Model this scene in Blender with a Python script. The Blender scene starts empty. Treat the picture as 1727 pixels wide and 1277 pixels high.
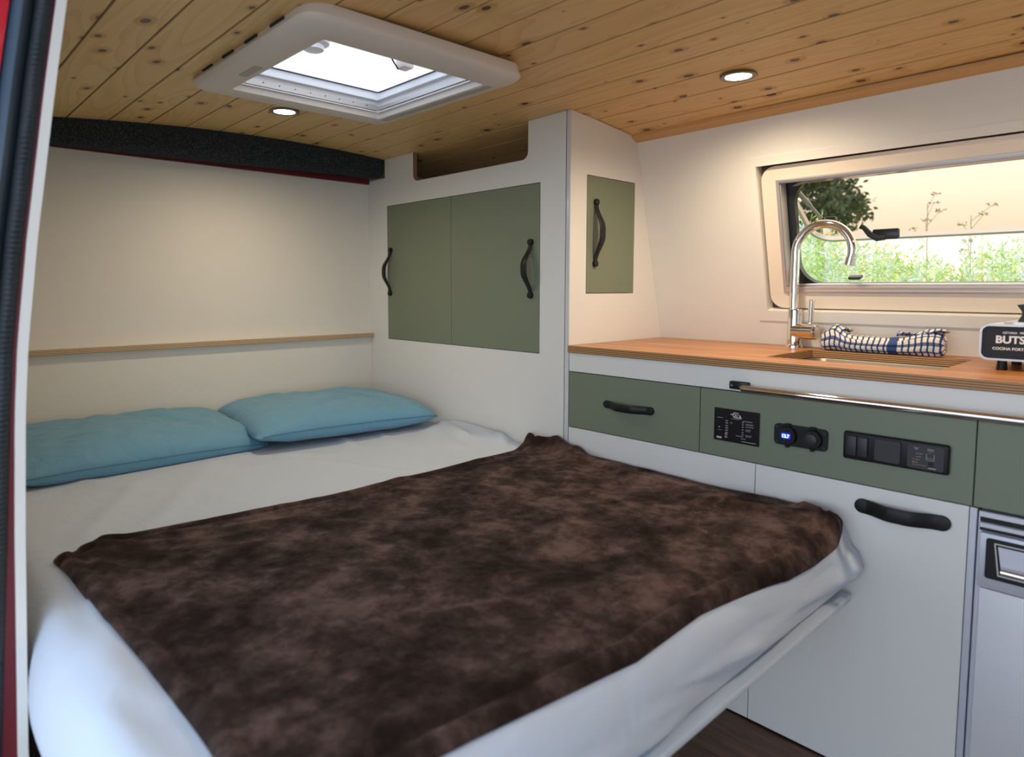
import bpy, bmesh, math, random
from mathutils import Vector, Matrix, noise
random.seed(7)
C = bpy.context.scene.collection
R = math.radians

# ------------------------------------------------------------------ materials
def mat(name, col=(.8,.8,.8), rough=.5, metal=0., spec=.5, **kw):
    m = bpy.data.materials.new(name); m.use_nodes = True
    b = m.node_tree.nodes['Principled BSDF']
    b.inputs['Base Color'].default_value = (*col, 1)
    b.inputs['Roughness'].default_value = rough
    b.inputs['Metallic'].default_value = metal
    b.inputs['Specular IOR Level'].default_value = spec
    for k, v in kw.items(): b.inputs[k.replace('_', ' ')].default_value = v
    return m
class NT:
    def __init__(s, m): s.t = m.node_tree; s.b = s.t.nodes['Principled BSDF']
    def n(s, typ, **kw):
        nd = s.t.nodes.new(typ)
        for k, v in kw.items(): setattr(nd, k, v)
        return nd
    def l(s, a, b): s.t.links.new(a, b)
    def val(s, x):
        return x
    def math(s, op, a, b=None, c=None):
        nd = s.n('ShaderNodeMath', operation=op)
        for i, v in enumerate((a, b, c)):
            if v is None: continue
            if isinstance(v, (int, float)): nd.inputs[i].default_value = v
            else: s.l(v, nd.inputs[i])
        return nd.outputs[0]
    def obj(s):
        tc = s.n('ShaderNodeTexCoord'); sp = s.n('ShaderNodeSeparateXYZ'); s.l(tc.outputs['Object'], sp.inputs[0]); return tc.outputs['Object'], sp.outputs
    def comb(s, x, y, z):
        nd = s.n('ShaderNodeCombineXYZ')
        for i, v in enumerate((x, y, z)):
            if isinstance(v, (int, float)): nd.inputs[i].default_value = v
            else: s.l(v, nd.inputs[i])
        return nd.outputs[0]
    def noise(s, vec, scale=5, detail=3, rough=.5, dist=0):
        nd = s.n('ShaderNodeTexNoise'); nd.inputs['Scale'].default_value = scale; nd.inputs['Detail'].default_value = detail
        nd.inputs['Roughness'].default_value = rough; nd.inputs['Distortion'].default_value = dist
        if vec is not None: s.l(vec, nd.inputs['Vector'])
        return nd.outputs['Fac']
    def ramp(s, fac, stops):
        nd = s.n('ShaderNodeValToRGB'); e = nd.color_ramp.elements
        while len(e) < len(stops): e.new(.5)
        for i, (p, c) in enumerate(stops): e[i].position = p; e[i].color = (*c, 1) if len(c) == 3 else c
        s.l(fac, nd.inputs[0]); return nd.outputs[0]
    def mix(s, fac, a, b, typ='MIX'):
        nd = s.n('ShaderNodeMix', data_type='RGBA', blend_type=typ)
        for i, v in ((0, fac), (6, a), (7, b)):
            if isinstance(v, (int, float)): nd.inputs[i].default_value = v
            elif isinstance(v, tuple): nd.inputs[i].default_value = (*v, 1)
            else: s.l(v, nd.inputs[i])
        return nd.outputs[2]
    def bump(s, h, strength=.3, dist=.002):
        nd = s.n('ShaderNodeBump'); nd.inputs['Strength'].default_value = strength; nd.inputs['Distance'].default_value = dist
        s.l(h, nd.inputs['Height']); s.l(nd.outputs[0], s.b.inputs['Normal'])
    def color(s, c): s.l(c, s.b.inputs['Base Color'])

def fine(m, scale=900, strength=.12, dist=.0006):
    t = NT(m); v, _ = t.obj(); t.bump(t.noise(v, scale, 2), strength, dist); return m

M = {}
M['white'] = fine(mat('white_laminate', (.73,.725,.685), .42), 500)
M['wallwhite'] = fine(mat('cream_wall_lining', (.74,.715,.645), .5), 500)
M['green'] = fine(mat('sage_green_laminate', (.175,.205,.140), .5), 700, .1)
M['gapwood'] = mat('raw_board_edge', (.10,.05,.03), .7)
M['dark'] = mat('dark_void', (.015,.013,.012), .8)
M['black'] = fine(mat('matte_black_plastic', (.009,.009,.0105), .45, 0., .28), 900, .15)
M['blacksoft'] = mat('black_key_plastic', (.022,.022,.026), .5)
M['leather'] = mat('black_handle', (.008,.008,.009), .5, 0., .35)
M['chrome'] = mat('chrome', (.80,.80,.80), .07, 1)
M['steel'] = mat('brushed_steel', (.20,.19,.175), .45, 1)
M['alu'] = mat('aluminium', (.60,.57,.55), .4, .7)
M['edge'] = mat('glossy_corner_profile', (.62,.62,.64), .2)
M['cream'] = mat('cream_window_plastic', (.78,.68,.55), .42)
M['hatch'] = fine(mat('hatch_plastic', (.68,.62,.57), .5), 700, .25)
M['hatchlight'] = mat('hatch_inner_plastic', (.86,.87,.90), .4)
M['seal'] = mat('dark_seal_line', (.02,.02,.04), .5)
M['silver'] = mat('silver_fridge_trim', (.56,.58,.64), .4, .3)
M['silverdoor'] = fine(mat('silver_fridge_door', (.70,.71,.73), .45, .25), 900, .2)
M['rubber'] = mat('blue_black_rubber', (.022,.045,.07), .3)
M['ribrubber'] = mat('ribbed_rubber', (.022,.030,.038), .6)
M['red'] = mat('red_paint', (.50,.008,.025), .28, Coat_Weight=.6)
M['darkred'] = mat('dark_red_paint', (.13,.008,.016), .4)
M['navytrim'] = mat('frame_black_plastic', (.015,.016,.02), .35)
M['gray'] = mat('grey_mark', (.45,.45,.46), .6)
M['whiteprint'] = mat('white_print', (.85,.85,.85), .6)
M['yellowprint'] = mat('yellow_print', (.45,.36,.08), .6)
M['redprint'] = mat('red_print', (.55,.06,.03), .6)
M['wire'] = mat('grey_metal_tube', (.30,.28,.28), .25, .8)

def pine():
    m = mat('pine_boards', rough=.42); t = NT(m); v, s = t.obj()
    yy = t.math('DIVIDE', t.math('SUBTRACT', s[1], -.9442), .09546)
    idx = t.math('FLOOR', yy); fr = t.math('FRACT', yy)
    wn = t.n('ShaderNodeTexWhiteNoise', noise_dimensions='1D'); t.l(idx, wn.inputs['W'])
    rnd = wn.outputs['Value']
    ox = t.math('MULTIPLY', rnd, 37.)
    x = t.math('ADD', s[0], ox)
    # long flame grain
    base = t.noise(t.comb(t.math('MULTIPLY', x, 1.1), t.math('MULTIPLY', s[1], 7.), ox), 1.0, 2, .5, .4)
    rings = t.math('FRACT', t.math('MULTIPLY', base, 15.))
    rings = t.math('POWER', rings, 2.2)
    fib = t.noise(t.comb(t.math('MULTIPLY', x, 9.), t.math('MULTIPLY', s[1], 260.), 0.), 1.0, 3, .6)
    c = t.mix(t.math('MULTIPLY', rings, .55), (.77,.525,.225), (.56,.315,.092))
    c = t.mix(t.math('MULTIPLY', fib, .28), c, (.46,.24,.085))
    c = t.mix(t.math('MULTIPLY', rnd, .22), c, (.58,.31,.115))
    # knots
    vo = t.n('ShaderNodeTexVoronoi', voronoi_dimensions='2D'); vo.inputs['Scale'].default_value = 1
    warp = t.math('MULTIPLY', t.noise(v, 25, 2), .10)
    t.l(t.comb(t.math('ADD', t.math('MULTIPLY', x, 11.), warp), t.math('ADD', t.math('MULTIPLY', s[1], 17.), warp), 0.), vo.inputs['Vector'])
    sc = t.n('ShaderNodeSeparateColor'); t.l(vo.outputs['Color'], sc.inputs[0])
    rad = t.math('MULTIPLY', t.math('MAXIMUM', t.math('SUBTRACT', sc.outputs[0], .48), 0.), .25)
    k = t.math('DIVIDE', t.math('SUBTRACT', rad, vo.outputs['Distance']), .014)
    k = t.math('MINIMUM', t.math('MAXIMUM', t.math('ADD', k, .3), 0.), 1.)
    k = t.math('MULTIPLY', k, t.math('GREATER_THAN', rad, .02))
    halo = t.math('MINIMUM', t.math('MAXIMUM', t.math('DIVIDE', t.math('SUBTRACT', t.math('MULTIPLY', rad, 2.4), vo.outputs['Distance']), .12), 0.), .45)
    c = t.mix(halo, c, (.38,.15,.04))
    c = t.mix(t.math('MULTIPLY', k, .97), c, (.065,.020,.006))
    # board joint
    d = t.math('MINIMUM', fr, t.math('SUBTRACT', 1., fr))
    j = t.math('LESS_THAN', d, .019)
    c = t.mix(t.math('MULTIPLY', j, .85), c, (.13,.055,.02))
    t.color(c)
    t.bump(fib, .15, .0006)
    return m
M['pine'] = pine()
def trimpine():
    m = mat('pine_lath', rough=.4); t = NT(m); v, s = t.obj()
    f = t.noise(t.comb(t.math('MULTIPLY', s[0], 4.), t.math('MULTIPLY', s[1], 200.), t.math('MULTIPLY', s[2], 200.)), 1, 3)
    t.color(t.mix(f, (.66,.41,.18), (.52,.28,.095))); return m
M['lath'] = trimpine()
def worktop():
    m = mat('oiled_wood_worktop', rough=.33); t = NT(m); v, s = t.obj()
    st = t.math('FLOOR', t.math('DIVIDE', s[1], .047))
    wn = t.n('ShaderNodeTexWhiteNoise', noise_dimensions='1D'); t.l(st, wn.inputs['W'])
    f = t.noise(t.comb(t.math('MULTIPLY', s[0], 3.), t.math('MULTIPLY', s[1], 75.), wn.outputs[0]), 1, 4, .65, .3)
    g = t.noise(t.comb(t.math('MULTIPLY', s[0], 14.), t.math('MULTIPLY', s[1], 500.), 0.), 1, 2)
    c = t.ramp(f, [(.30,(.16,.050,.010)), (.48,(.44,.170,.040)), (.66,(.74,.36,.11))])
    c = t.mix(t.math('MULTIPLY', wn.outputs[0], .35), c, (.30,.11,.03))
    c = t.mix(t.math('MULTIPLY', g, .25), c, (.20,.08,.03)); t.color(c); return m
M['worktop'] = worktop()
def ply(z0, pitch, a=(.50,.27,.10), b=(.12,.05,.02), duty=.42):
    m = mat('plywood_edge', rough=.55); t = NT(m); v, s = t.obj()
    n = t.noise(t.comb(t.math('MULTIPLY', s[0], 30.), t.math('MULTIPLY', s[1], 30.), 0.), 1, 2)
    zz = t.math('ADD', t.math('DIVIDE', t.math('SUBTRACT', s[2], z0), pitch), t.math('MULTIPLY', n, .25))
    f = t.math('LESS_THAN', t.math('FRACT', zz), duty)
    t.color(t.mix(f, a, b)); return m
M['plytop'] = ply(.7535, .0044)
M['plyledge'] = ply(.744, .0042, (.62,.45,.26), (.22,.12,.06), .4)
def floorwood():
    m = mat('dark_wood_floor', rough=.45); t = NT(m); v, s = t.obj()
    f = t.noise(t.comb(t.math('MULTIPLY', s[0], 4.), t.math('MULTIPLY', s[1], 40.), 0.), 1, 5, .6, .6)
    p = t.math('LESS_THAN', t.math('FRACT', t.math('DIVIDE', s[1], .15)), .012)
    c = t.ramp(f, [(.3,(.035,.014,.008)), (.55,(.13,.06,.032)), (.8,(.20,.10,.055))])
    t.color(t.mix(p, c, (.02,.01,.006))); return m
M['floor'] = floorwood()
def carpet():
    m = mat('charcoal_carpet', rough=.95, spec=.1); t = NT(m); v, s = t.obj()
    f = t.noise(v, 260, 3, .7); g = t.noise(v, 30, 3)
    c = t.ramp(f, [(.35,(.012,.015,.018)), (.55,(.035,.042,.048)), (.75,(.12,.13,.13))])
    t.color(c); t.bump(f, .6, .003); return m
M['carpet'] = carpet()
def sheet():
    m = mat('pale_blue_cotton', (.49,.565,.66), .75, Sheen_Weight=.15); t = NT(m); v, s = t.obj()
    t.bump(t.noise(v, 9, 4, .5, .5), .5, .014); return m
M['sheet'] = sheet()
def pillowm():
    m = mat('teal_blue_cotton', (.125,.31,.45), .7, Sheen_Weight=.2); t = NT(m); v, s = t.obj()
    h = t.noise(v, 11, 4, .5, .8)
    t.bump(h, .7, .014); return m
M['pillow'] = pillowm()
M['seam'] = mat('teal_seam', (.07,.20,.27), .8)
def fleece():
    m = mat('brown_fleece', (.04,.022,.016), .9, spec=.15, Sheen_Weight=.7, Sheen_Roughness=.45)
    m.node_tree.nodes['Principled BSDF'].inputs['Sheen Tint'].default_value = (.60,.44,.42,1)
    t = NT(m); v, s = t.obj()
    a = t.noise(t.comb(t.math('MULTIPLY', s[0], 1.), t.math('MULTIPLY', s[1], .8), 0.), 9, 6, .68, .2)
    b = t.noise(v, 36, 5, .7, .15)
    f = t.math('ADD', t.math('MULTIPLY', a, .66), t.math('MULTIPLY', b, .34))
    t.color(t.ramp(f, [(.38,(.009,.0048,.0035)), (.50,(.026,.0145,.0105)), (.62,(.084,.051,.041))]))
    sw = t.math('MULTIPLY', t.math('MAXIMUM', t.math('SUBTRACT', f, .42), 0.), 1.6)
    t.l(sw, t.b.inputs['Sheen Weight'])
    pile = t.noise(v, 420, 3, .7)
    hh = t.math('ADD', t.math('MULTIPLY', b, 2.2), t.math('MULTIPLY', pile, .5))
    t.bump(hh, .32, .0025); return m
M['fleece'] = fleece()
def towelm():
    m = mat('checked_cotton', rough=.85); t = NT(m)
    uv = t.n('ShaderNodeUVMap', uv_map='UVMap'); s = t.n('ShaderNodeSeparateXYZ'); t.l(uv.outputs[0], s.inputs[0])
    fu = t.math('LESS_THAN', t.math('FRACT', t.math('DIVIDE', s.outputs[0], .0118)), .32)
    fv = t.math('LESS_THAN', t.math('FRACT', t.math('DIVIDE', s.outputs[1], .0150)), .30)
    wide = t.math('LESS_THAN', t.math('ABSOLUTE', t.math('SUBTRACT', s.outputs[0], .158)), .0085)
    u = t.math('MAXIMUM', fu, wide)
    c = t.mix(u, (.80,.72,.58), (.035,.07,.21)); c2 = t.mix(u, (.10,.14,.28), (.008,.018,.085))
    t.color(t.mix(fv, c, c2)); tc = t.n('ShaderNodeTexCoord'); t.bump(t.noise(tc.outputs['Object'], 500, 2), .5, .002); return m
M['towel'] = towelm()
def emit(name, col, st):
    m = bpy.data.materials.new(name); m.use_nodes = True; t = m.node_tree
    b = t.nodes['Principled BSDF']; b.inputs['Base Color'].default_value = (*col, 1)
    b.inputs['Emission Color'].default_value = (*col, 1); b.inputs['Emission Strength'].default_value = st; return m
M['lamp'] = emit('lamp_lens', (1.,.86,.66), 14)
M['blueled'] = emit('blue_display', (.003,.02,.9), .8)
M['blueledtext'] = emit('blue_display_digits', (.35,.55,1.), 3.0)
def acrylic():
    m = bpy.data.materials.new('tinted_acrylic'); m.use_nodes = True; t = m.node_tree; t.nodes.clear()
    o = t.nodes.new('ShaderNodeOutputMaterial'); tr = t.nodes.new('ShaderNodeBsdfTransparent'); g = t.nodes.new('ShaderNodeBsdfGlossy'); mx = t.nodes.new('ShaderNodeMixShader')
    tr.inputs[0].default_value = (.90,.825,.735,1); g.inputs['Roughness'].default_value = .03; mx.inputs[0].default_value = .02
    t.links.new(tr.outputs[0], mx.inputs[1]); t.links.new(g.outputs[0], mx.inputs[2]); t.links.new(mx.outputs[0], o.inputs[0]); return m
M['acrylic'] = acrylic()
def opal():
    m = bpy.data.materials.new('milky_dome'); m.use_nodes = True; t = m.node_tree; t.nodes.clear()
    o = t.nodes.new('ShaderNodeOutputMaterial'); a = t.nodes.new('ShaderNodeBsdfTranslucent'); d = t.nodes.new('ShaderNodeBsdfDiffuse'); tr = t.nodes.new('ShaderNodeBsdfTransparent')
    m1 = t.nodes.new('ShaderNodeMixShader'); m2 = t.nodes.new('ShaderNodeMixShader')
    a.inputs[0].default_value = (.80,.83,.87,1); d.inputs[0].default_value = (.8,.82,.85,1); m1.inputs[0].default_value = .25; m2.inputs[0].default_value = .25
    t.links.new(a.outputs[0], m1.inputs[1]); t.links.new(d.outputs[0], m1.inputs[2]); t.links.new(m1.outputs[0], m2.inputs[1]); t.links.new(tr.outputs[0], m2.inputs[2]); t.links.new(m2.outputs[0], o.inputs[0]); return m
M['opal'] = opal()
def leafm(name, c1, c2):
    m = mat(name, c1, .6); t = NT(m); v, s = t.obj()
    t.color(t.mix(t.noise(v, 3, 2), c1, c2)); t.b.inputs['Transmission Weight'].default_value = 0
    return m
M['leaf'] = leafm('weed_leaf', (.40,.62,.11), (.64,.78,.34))
M['leafpale'] = leafm('weed_pale', (.66,.72,.60), (.78,.80,.76))
M['flower'] = mat('yellow_flower', (.95,.72,.14), .7)
M['treeleaf'] = leafm('tree_leaf', (.045,.075,.025), (.09,.12,.04))
M['bark'] = mat('bark', (.10,.07,.05), .9)
M['drystem'] = mat('dry_umbel', (.36,.30,.14), .9)
M['soil'] = leafm('meadow_ground', (.20,.28,.10), (.34,.36,.20))

# ------------------------------------------------------------------ mesh helpers
def link(name, me, m=None, parent=None):
    o = bpy.data.objects.new(name, me); C.objects.link(o)
    if m is not None and me is not None:
        for x in (m if isinstance(m, (list, tuple)) else [m]): me.materials.append(x)
    if parent is not None: o.parent = parent
    return o
def obj(name, bm, m, parent=None, smooth=False, angle=35):
    me = bpy.data.meshes.new(name); bmesh.ops.recalc_face_normals(bm, faces=bm.faces[:])
    bm.to_mesh(me); bm.free()
    if smooth:
        for p in me.polygons: p.use_smooth = True
        me.set_sharp_from_angle(angle=R(angle))
    return link(name, me, m, parent)
def empty(name, loc=(0,0,0)):
    o = bpy.data.objects.new(name, None); C.objects.link(o); o.location = loc; o.empty_display_size = .05; return o
def tag(o, label, cat, group=None, kind=None):
    o['label'] = label; o['category'] = cat
    if group: o['group'] = group
    if kind: o['kind'] = kind
    return o
def struct(o): o['kind'] = 'structure'; return o
def thing(name, label, cat, loc, group=None): return tag(empty(name, loc), label, cat, group)
def settle(root):
    # parts were modelled in place: keep them there under a root that stands at its own base
    bpy.context.view_layer.update()
    for c in root.children: c.matrix_parent_inverse = root.matrix_world.inverted()
def NB(): return bmesh.new()
def box(bm, x0, x1, y0, y1, z0, z1, bev=0, seg=2, mi=0, T=None):
    vs = [bm.verts.new(p) for p in ((x0,y0,z0),(x1,y0,z0),(x1,y1,z0),(x0,y1,z0),(x0,y0,z1),(x1,y0,z1),(x1,y1,z1),(x0,y1,z1))]
    fs = [bm.faces.new([vs[i] for i in f]) for f in ((0,3,2,1),(4,5,6,7),(0,1,5,4),(1,2,6,5),(2,3,7,6),(3,0,4,7))]
    for f in fs: f.material_index = mi
    if bev:
        es = {e for f in fs for e in f.edges}
        r = bmesh.ops.bevel(bm, geom=list(es), offset=bev, segments=seg, affect='EDGES', profile=.5)
        vs = list({v for f in r['faces'] for v in f.verts} | {v for v in vs if v.is_valid})
    if T is not None:
        for v in vs: v.co = T @ v.co
    return vs
def prism(bm, pts, axis, a, b, mi=0, T=None):
    """pts 2-D outline; axis = the extruded axis; (u,v) fill the other two in order"""
    def P(u, v, w):
        c = {'x': (w,u,v), 'y': (u,w,v), 'z': (u,v,w)}[axis]; c = Vector(c)
        return T @ c if T is not None else c
    A = [bm.verts.new(P(u, v, a)) for u, v in pts]; B = [bm.verts.new(P(u, v, b)) for u, v in pts]
    n = len(pts); fs = [bm.faces.new(A), bm.faces.new(B[::-1])]
    for i in range(n): fs.append(bm.faces.new((A[i], A[(i+1) % n], B[(i+1) % n], B[i])))
    for f in fs: f.material_index = mi
    return fs
def rrect(x0, x1, y0, y1, r, n=6):
    o = []
    for cx, cy, a in ((x1-r,y1-r,0),(x0+r,y1-r,90),(x0+r,y0+r,180),(x1-r,y0+r,270)):
        for i in range(n+1):
            t = R(a + 90*i/n); o.append((cx + r*math.cos(t), cy + r*math.sin(t)))
    return o
def ring(bm, outer, inner, axis, a, b, T=None, mi=0):
    def P(u, v, w):
        c = Vector({'x': (w,u,v), 'y': (u,w,v), 'z': (u,v,w)}[axis]); return T @ c if T is not None else c
    n = len(outer)
    L = [[bm.verts.new(P(u, v, w)) for u, v in pts] for pts, w in ((outer,a),(outer,b),(inner,b),(inner,a))]
    for k in range(4):
        A = L[k]; B = L[(k+1) % 4]
        for i in range(n):
            f = bm.faces.new((A[i], A[(i+1) % n], B[(i+1) % n], B[i])); f.material_index = mi
def tube(bm, pts, r, seg=14, cap=True, mi=0):
    pts = [Vector(p) for p in pts]; n = len(pts); rings = []
    rr = r if isinstance(r, (list, tuple)) else [r]*n
    up = None
    for i, p in enumerate(pts):
        d = (pts[min(i+1,n-1)] - pts[max(i-1,0)]).normalized()
        if up is None:
            up = Vector((0,0,1)) if abs(d.z) < .9 else Vector((0,1,0))
        a = d.cross(up).normalized(); b = a.cross(d).normalized(); up = b
        rings.append([bm.verts.new(p + (a*math.cos(2*math.pi*k/seg) + b*math.sin(2*math.pi*k/seg))*rr[i]) for k in range(seg)])
    for i in range(n-1):
        for k in range(seg):
            f = bm.faces.new((rings[i][k], rings[i][(k+1) % seg], rings[i+1][(k+1) % seg], rings[i+1][k])); f.material_index = mi
    if cap:
        bm.faces.new(rings[0][::-1]).material_index = mi; bm.faces.new(rings[-1]).material_index = mi
def cyl(bm, p0, p1, r, seg=24, mi=0, bev=0):
    p0 = Vector(p0); p1 = Vector(p1)
    if bev:
        d = (p1-p0).normalized()
        tube(bm, [p0, p0+d*1e-5, p1-d*bev, p1-d*bev*.3, p1], [r, r, r, r-bev*.3, r-bev], seg, True, mi)
    else: tube(bm, [p0, p1], r, seg, True, mi)
def panel_holes(bm, u0, u1, v0, v1, holes, a, b, axis='y', T=None, mi=0, mi_edge=None):
    """flat panel with rectangular holes"""
    us = sorted({u0, u1, *[h[0] for h in holes], *[h[1] for h in holes]}); vs_ = sorted({v0, v1, *[h[2] for h in holes], *[h[3] for h in holes]})
    us = [u for u in us if u0 <= u <= u1]; vs_ = [v for v in vs_ if v0 <= v <= v1]
    def P(u, v, w):
        c = Vector({'x': (w,u,v), 'y': (u,w,v), 'z': (u,v,w)}[axis]); return T @ c if T is not None else c
    cache = {}
    def V(i, j, k):
        if (i,j,k) not in cache: cache[(i,j,k)] = bm.verts.new(P(us[i], vs_[j], (a, b)[k]))
        return cache[(i,j,k)]
    def solid(i, j):
        if i < 0 or j < 0 or i >= len(us)-1 or j >= len(vs_)-1: return False
        cu = (us[i]+us[i+1])/2; cv = (vs_[j]+vs_[j+1])/2
        return not any(h[0] < cu < h[1] and h[2] < cv < h[3] for h in holes)
    me_ = mi if mi_edge is None else mi_edge
    for i in range(len(us)-1):
        for j in range(len(vs_)-1):
            if not solid(i, j): continue
            bm.faces.new((V(i,j,0), V(i+1,j,0), V(i+1,j+1,0), V(i,j+1,0))).material_index = mi
            bm.faces.new((V(i,j+1,1), V(i+1,j+1,1), V(i+1,j,1), V(i,j,1))).material_index = mi
            if not solid(i-1, j): bm.faces.new((V(i,j,0), V(i,j+1,0), V(i,j+1,1), V(i,j,1))).material_index = me_
            if not solid(i+1, j): bm.faces.new((V(i+1,j,0), V(i+1,j,1), V(i+1,j+1,1), V(i+1,j+1,0))).material_index = me_
            if not solid(i, j-1): bm.faces.new((V(i,j,0), V(i,j,1), V(i+1,j,1), V(i+1,j,0))).material_index = me_
            if not solid(i, j+1): bm.faces.new((V(i,j+1,0), V(i+1,j+1,0), V(i+1,j+1,1), V(i,j+1,1))).material_index = me_
def text_mesh(name, body, size, m, parent, T, bold=0., ext=.0002, spacing=1.):
    cu = bpy.data.curves.new(name, 'FONT'); cu.body = body; cu.size = size; cu.extrude = ext; cu.offset = bold; cu.space_character = spacing
    cu.align_x = 'LEFT'; cu.resolution_u = 4
    o = bpy.data.objects.new(name + '_tmp', cu); C.objects.link(o)
    me = bpy.data.meshes.new_from_object(o.evaluated_get(bpy.context.evaluated_depsgraph_get()))
    bpy.data.objects.remove(o); me.transform(T); me.name = name; me.materials.clear()
    return link(name, me, m, parent)
FRONT = Matrix(((1,0,0,0),(0,0,-1,0),(0,1,0,0),(0,0,0,1)))   # text lying in XY -> standing in XZ, read from -Y
def lerp(a, b, t): return a + (b-a)*t
def interp(x, P):
    if x <= P[0][0]: return P[0][1]
    for (a, b), (c, d) in zip(P, P[1:]):
        if x <= c: return b + (d-b)*(x-a)/(c-a)
    return P[-1][1]
def sm(t): t = max(0., min(1., t)); return t*t*(3-2*t)
def seg_d(x, y, x0, y0, x1, y1):
    dx, dy = x1-x0, y1-y0; t = max(0, min(1, ((x-x0)*dx+(y-y0)*dy)/(dx*dx+dy*dy))); return math.hypot(x-x0-t*dx, y-y0-t*dy)
def ridges(x, y, L): return sum(a*math.exp(-(seg_d(x,y,*s)/w)**2) for *s, a, w in L)

def strap(parent, p0, p1, out, width, bow, flat=.10, thick=.0032, disc=None, name='handle', ramp_=.40):
    """bowed strap handle, round-ended, standing off the door in its middle"""
    p0 = Vector(p0); p1 = Vector(p1); out = Vector(out).normalized(); ax = (p1-p0); L = ax.length; ax.normalize(); wd = ax.cross(out).normalized()
    bm = NB(); N = 36; rows = []
    for i in range(N+1):
        t = i/N; k = sm((t-flat)/ramp_)*sm((1-t-flat)/ramp_)
        c = p0 + ax*(L*t) + out*(.004 + bow*k)
        w = width*(.27 + .23*k) if disc else width*.5
        # the strip's own normal
        t2 = min(1, t+.01); t1 = max(0, t-.01)
        h = lambda q: .004 + bow*sm((q-flat)/ramp_)*sm((1-q-flat)/ramp_)
        d = (ax*(L*(t2-t1)) + out*(h(t2)-h(t1))).normalized(); nn = wd.cross(d).normalized()
        if nn.dot(out) < 0: nn = -nn
        rows.append([bm.verts.new(c + wd*a*w + nn*b*thick/2) for a, b in ((-1,-.4),(-.9,-1),(.9,-1),(1,-.4),(1,.4),(.9,1),(-.9,1),(-1,.4))])
    for A, B in zip(rows, rows[1:]):
        for k in range(8): bm.faces.new((A[k], A[(k+1) % 8], B[(k+1) % 8], B[k]))
    bm.faces.new(rows[0]); bm.faces.new(rows[-1][::-1])
    r = disc or width*.5
    h = obj(name, bm, M['leather'], parent, True, 50)
    for p in (p0, p1):
        b = NB(); cyl(b, p, p + out*(.0085 if disc else .0060), r, 24, 0, .0015)
        obj('end_stud', b, M['leather'], h, True, 40)
    return h

# ------------------------------------------------------------------ dimensions of the van
XR = -.942                     # rear lining
def ceil(x, y): return 1.3718 + .01386*x - .09195*((y+.37316)**2 - .13925)
YS, BW = -.9442, .09546        # first joint and width of the ceiling boards
def wall_y(z): return .431 - .2584*(z-.7713)
XE = 1.75
H_TOP = .7713
SX0, SX1, SY0, SY1 = -.325, .068, -.735, -.362     # hatch opening

# ceiling: tongue and groove boards, one mesh with a real V-groove at every joint
bm = NB()
ys = [-1.14]
k = -3
while YS + k*BW < .33:
    c = YS + k*BW
    for d in (-.0028, 0, .0028):
        if -1.135 < c+d < .33: ys.append(c+d)
    k += 1
ys += [SY0, SY1, .335, -1.05, -.8, -.6, -.45, .1, .25]
ys = sorted(set(round(y, 5) for y in ys))
xs = sorted([XR-.02, -.6, SX0, -.1, SX1, .4, .8, 1.2, XE])
def groove(y):
    q = (y-YS)/BW; return .003 if abs(q-round(q))*BW < 1e-4 else 0.
V = {}
for i, x in enumerate(xs):
    for j, y in enumerate(ys):
        V[i,j] = bm.verts.new((x, y, ceil(x,y) + groove(y))); V[i,j,1] = bm.verts.new((x, y, ceil(x,y) + .018))
def hole(i, j): return SX0-1e-6 <= xs[i] and xs[i+1] <= SX1+1e-6 and SY0-1e-4 <= ys[j] and ys[j+1] <= SY1+1e-4
ni, nj = len(xs)-1, len(ys)-1
def sol(i, j): return 0 <= i < ni and 0 <= j < nj and not hole(i, j)
for i in range(ni):
    for j in range(nj):
        if not sol(i,j): continue
        bm.faces.new((V[i,j], V[i,j+1], V[i+1,j+1], V[i+1,j])); bm.faces.new((V[i,j,1], V[i+1,j,1], V[i+1,j+1,1], V[i,j+1,1]))
        if not sol(i-1,j): bm.faces.new((V[i,j], V[i,j,1], V[i,j+1,1], V[i,j+1]))
        if not sol(i+1,j): bm.faces.new((V[i+1,j], V[i+1,j+1], V[i+1,j+1,1], V[i+1,j,1]))
        if not sol(i,j-1): bm.faces.new((V[i,j], V[i+1,j], V[i+1,j,1], V[i,j,1]))
        if not sol(i,j+1): bm.faces.new((V[i,j+1], V[i,j+1,1], V[i+1,j+1,1], V[i+1,j+1]))
struct(obj('ceiling', bm, M['pine']))
# steel roof skin above it (keeps daylight out of the joints)
bm = NB(); panel_holes(bm, XR-.06, XE+.02, -1.2, .40, [(SX0-.012, SX1+.012, SY0-.012, SY1+.012)], 1.395, 1.405, 'z')
struct(obj('ceiling_roof_skin', bm, M['red']))
# wooden lath between ceiling and kitchen wall
bm = NB()
prof = [(.262, lambda x: ceil(x,.262)+.001), (.262, lambda x: ceil(x,.262)-.008), (.268, lambda x: ceil(x,.262)-.0115), (.2885, lambda x: 1.3285), (.2885, lambda x: ceil(x,.288)+.001)]
A = [bm.verts.new((0.0005, y, f(0))) for y, f in prof]; B = [bm.verts.new((XE, y, f(0)+.01386*XE*.6)) for y, f in prof]
for i in range(5): bm.faces.new((A[i], A[(i+1) % 5], B[(i+1) % 5], B[i]))
bm.faces.new(A); bm.faces.new(B[::-1])
struct(obj('trim_1', bm, M['lath']))

# floor
bm = NB(); box(bm, XR-.02, XE, -1.24, .62, -.03, 0); struct(obj('floor', bm, M['floor']))
# rear lining
bm = NB(); box(bm, XR-.02, XR, -1.2, .45, 0, 1.285, T=None); box(bm, XR-.02, XR-.001, -1.2, .45, 1.285, 1.40); struct(obj('wall_rear', bm, M['wallwhite']))

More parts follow.
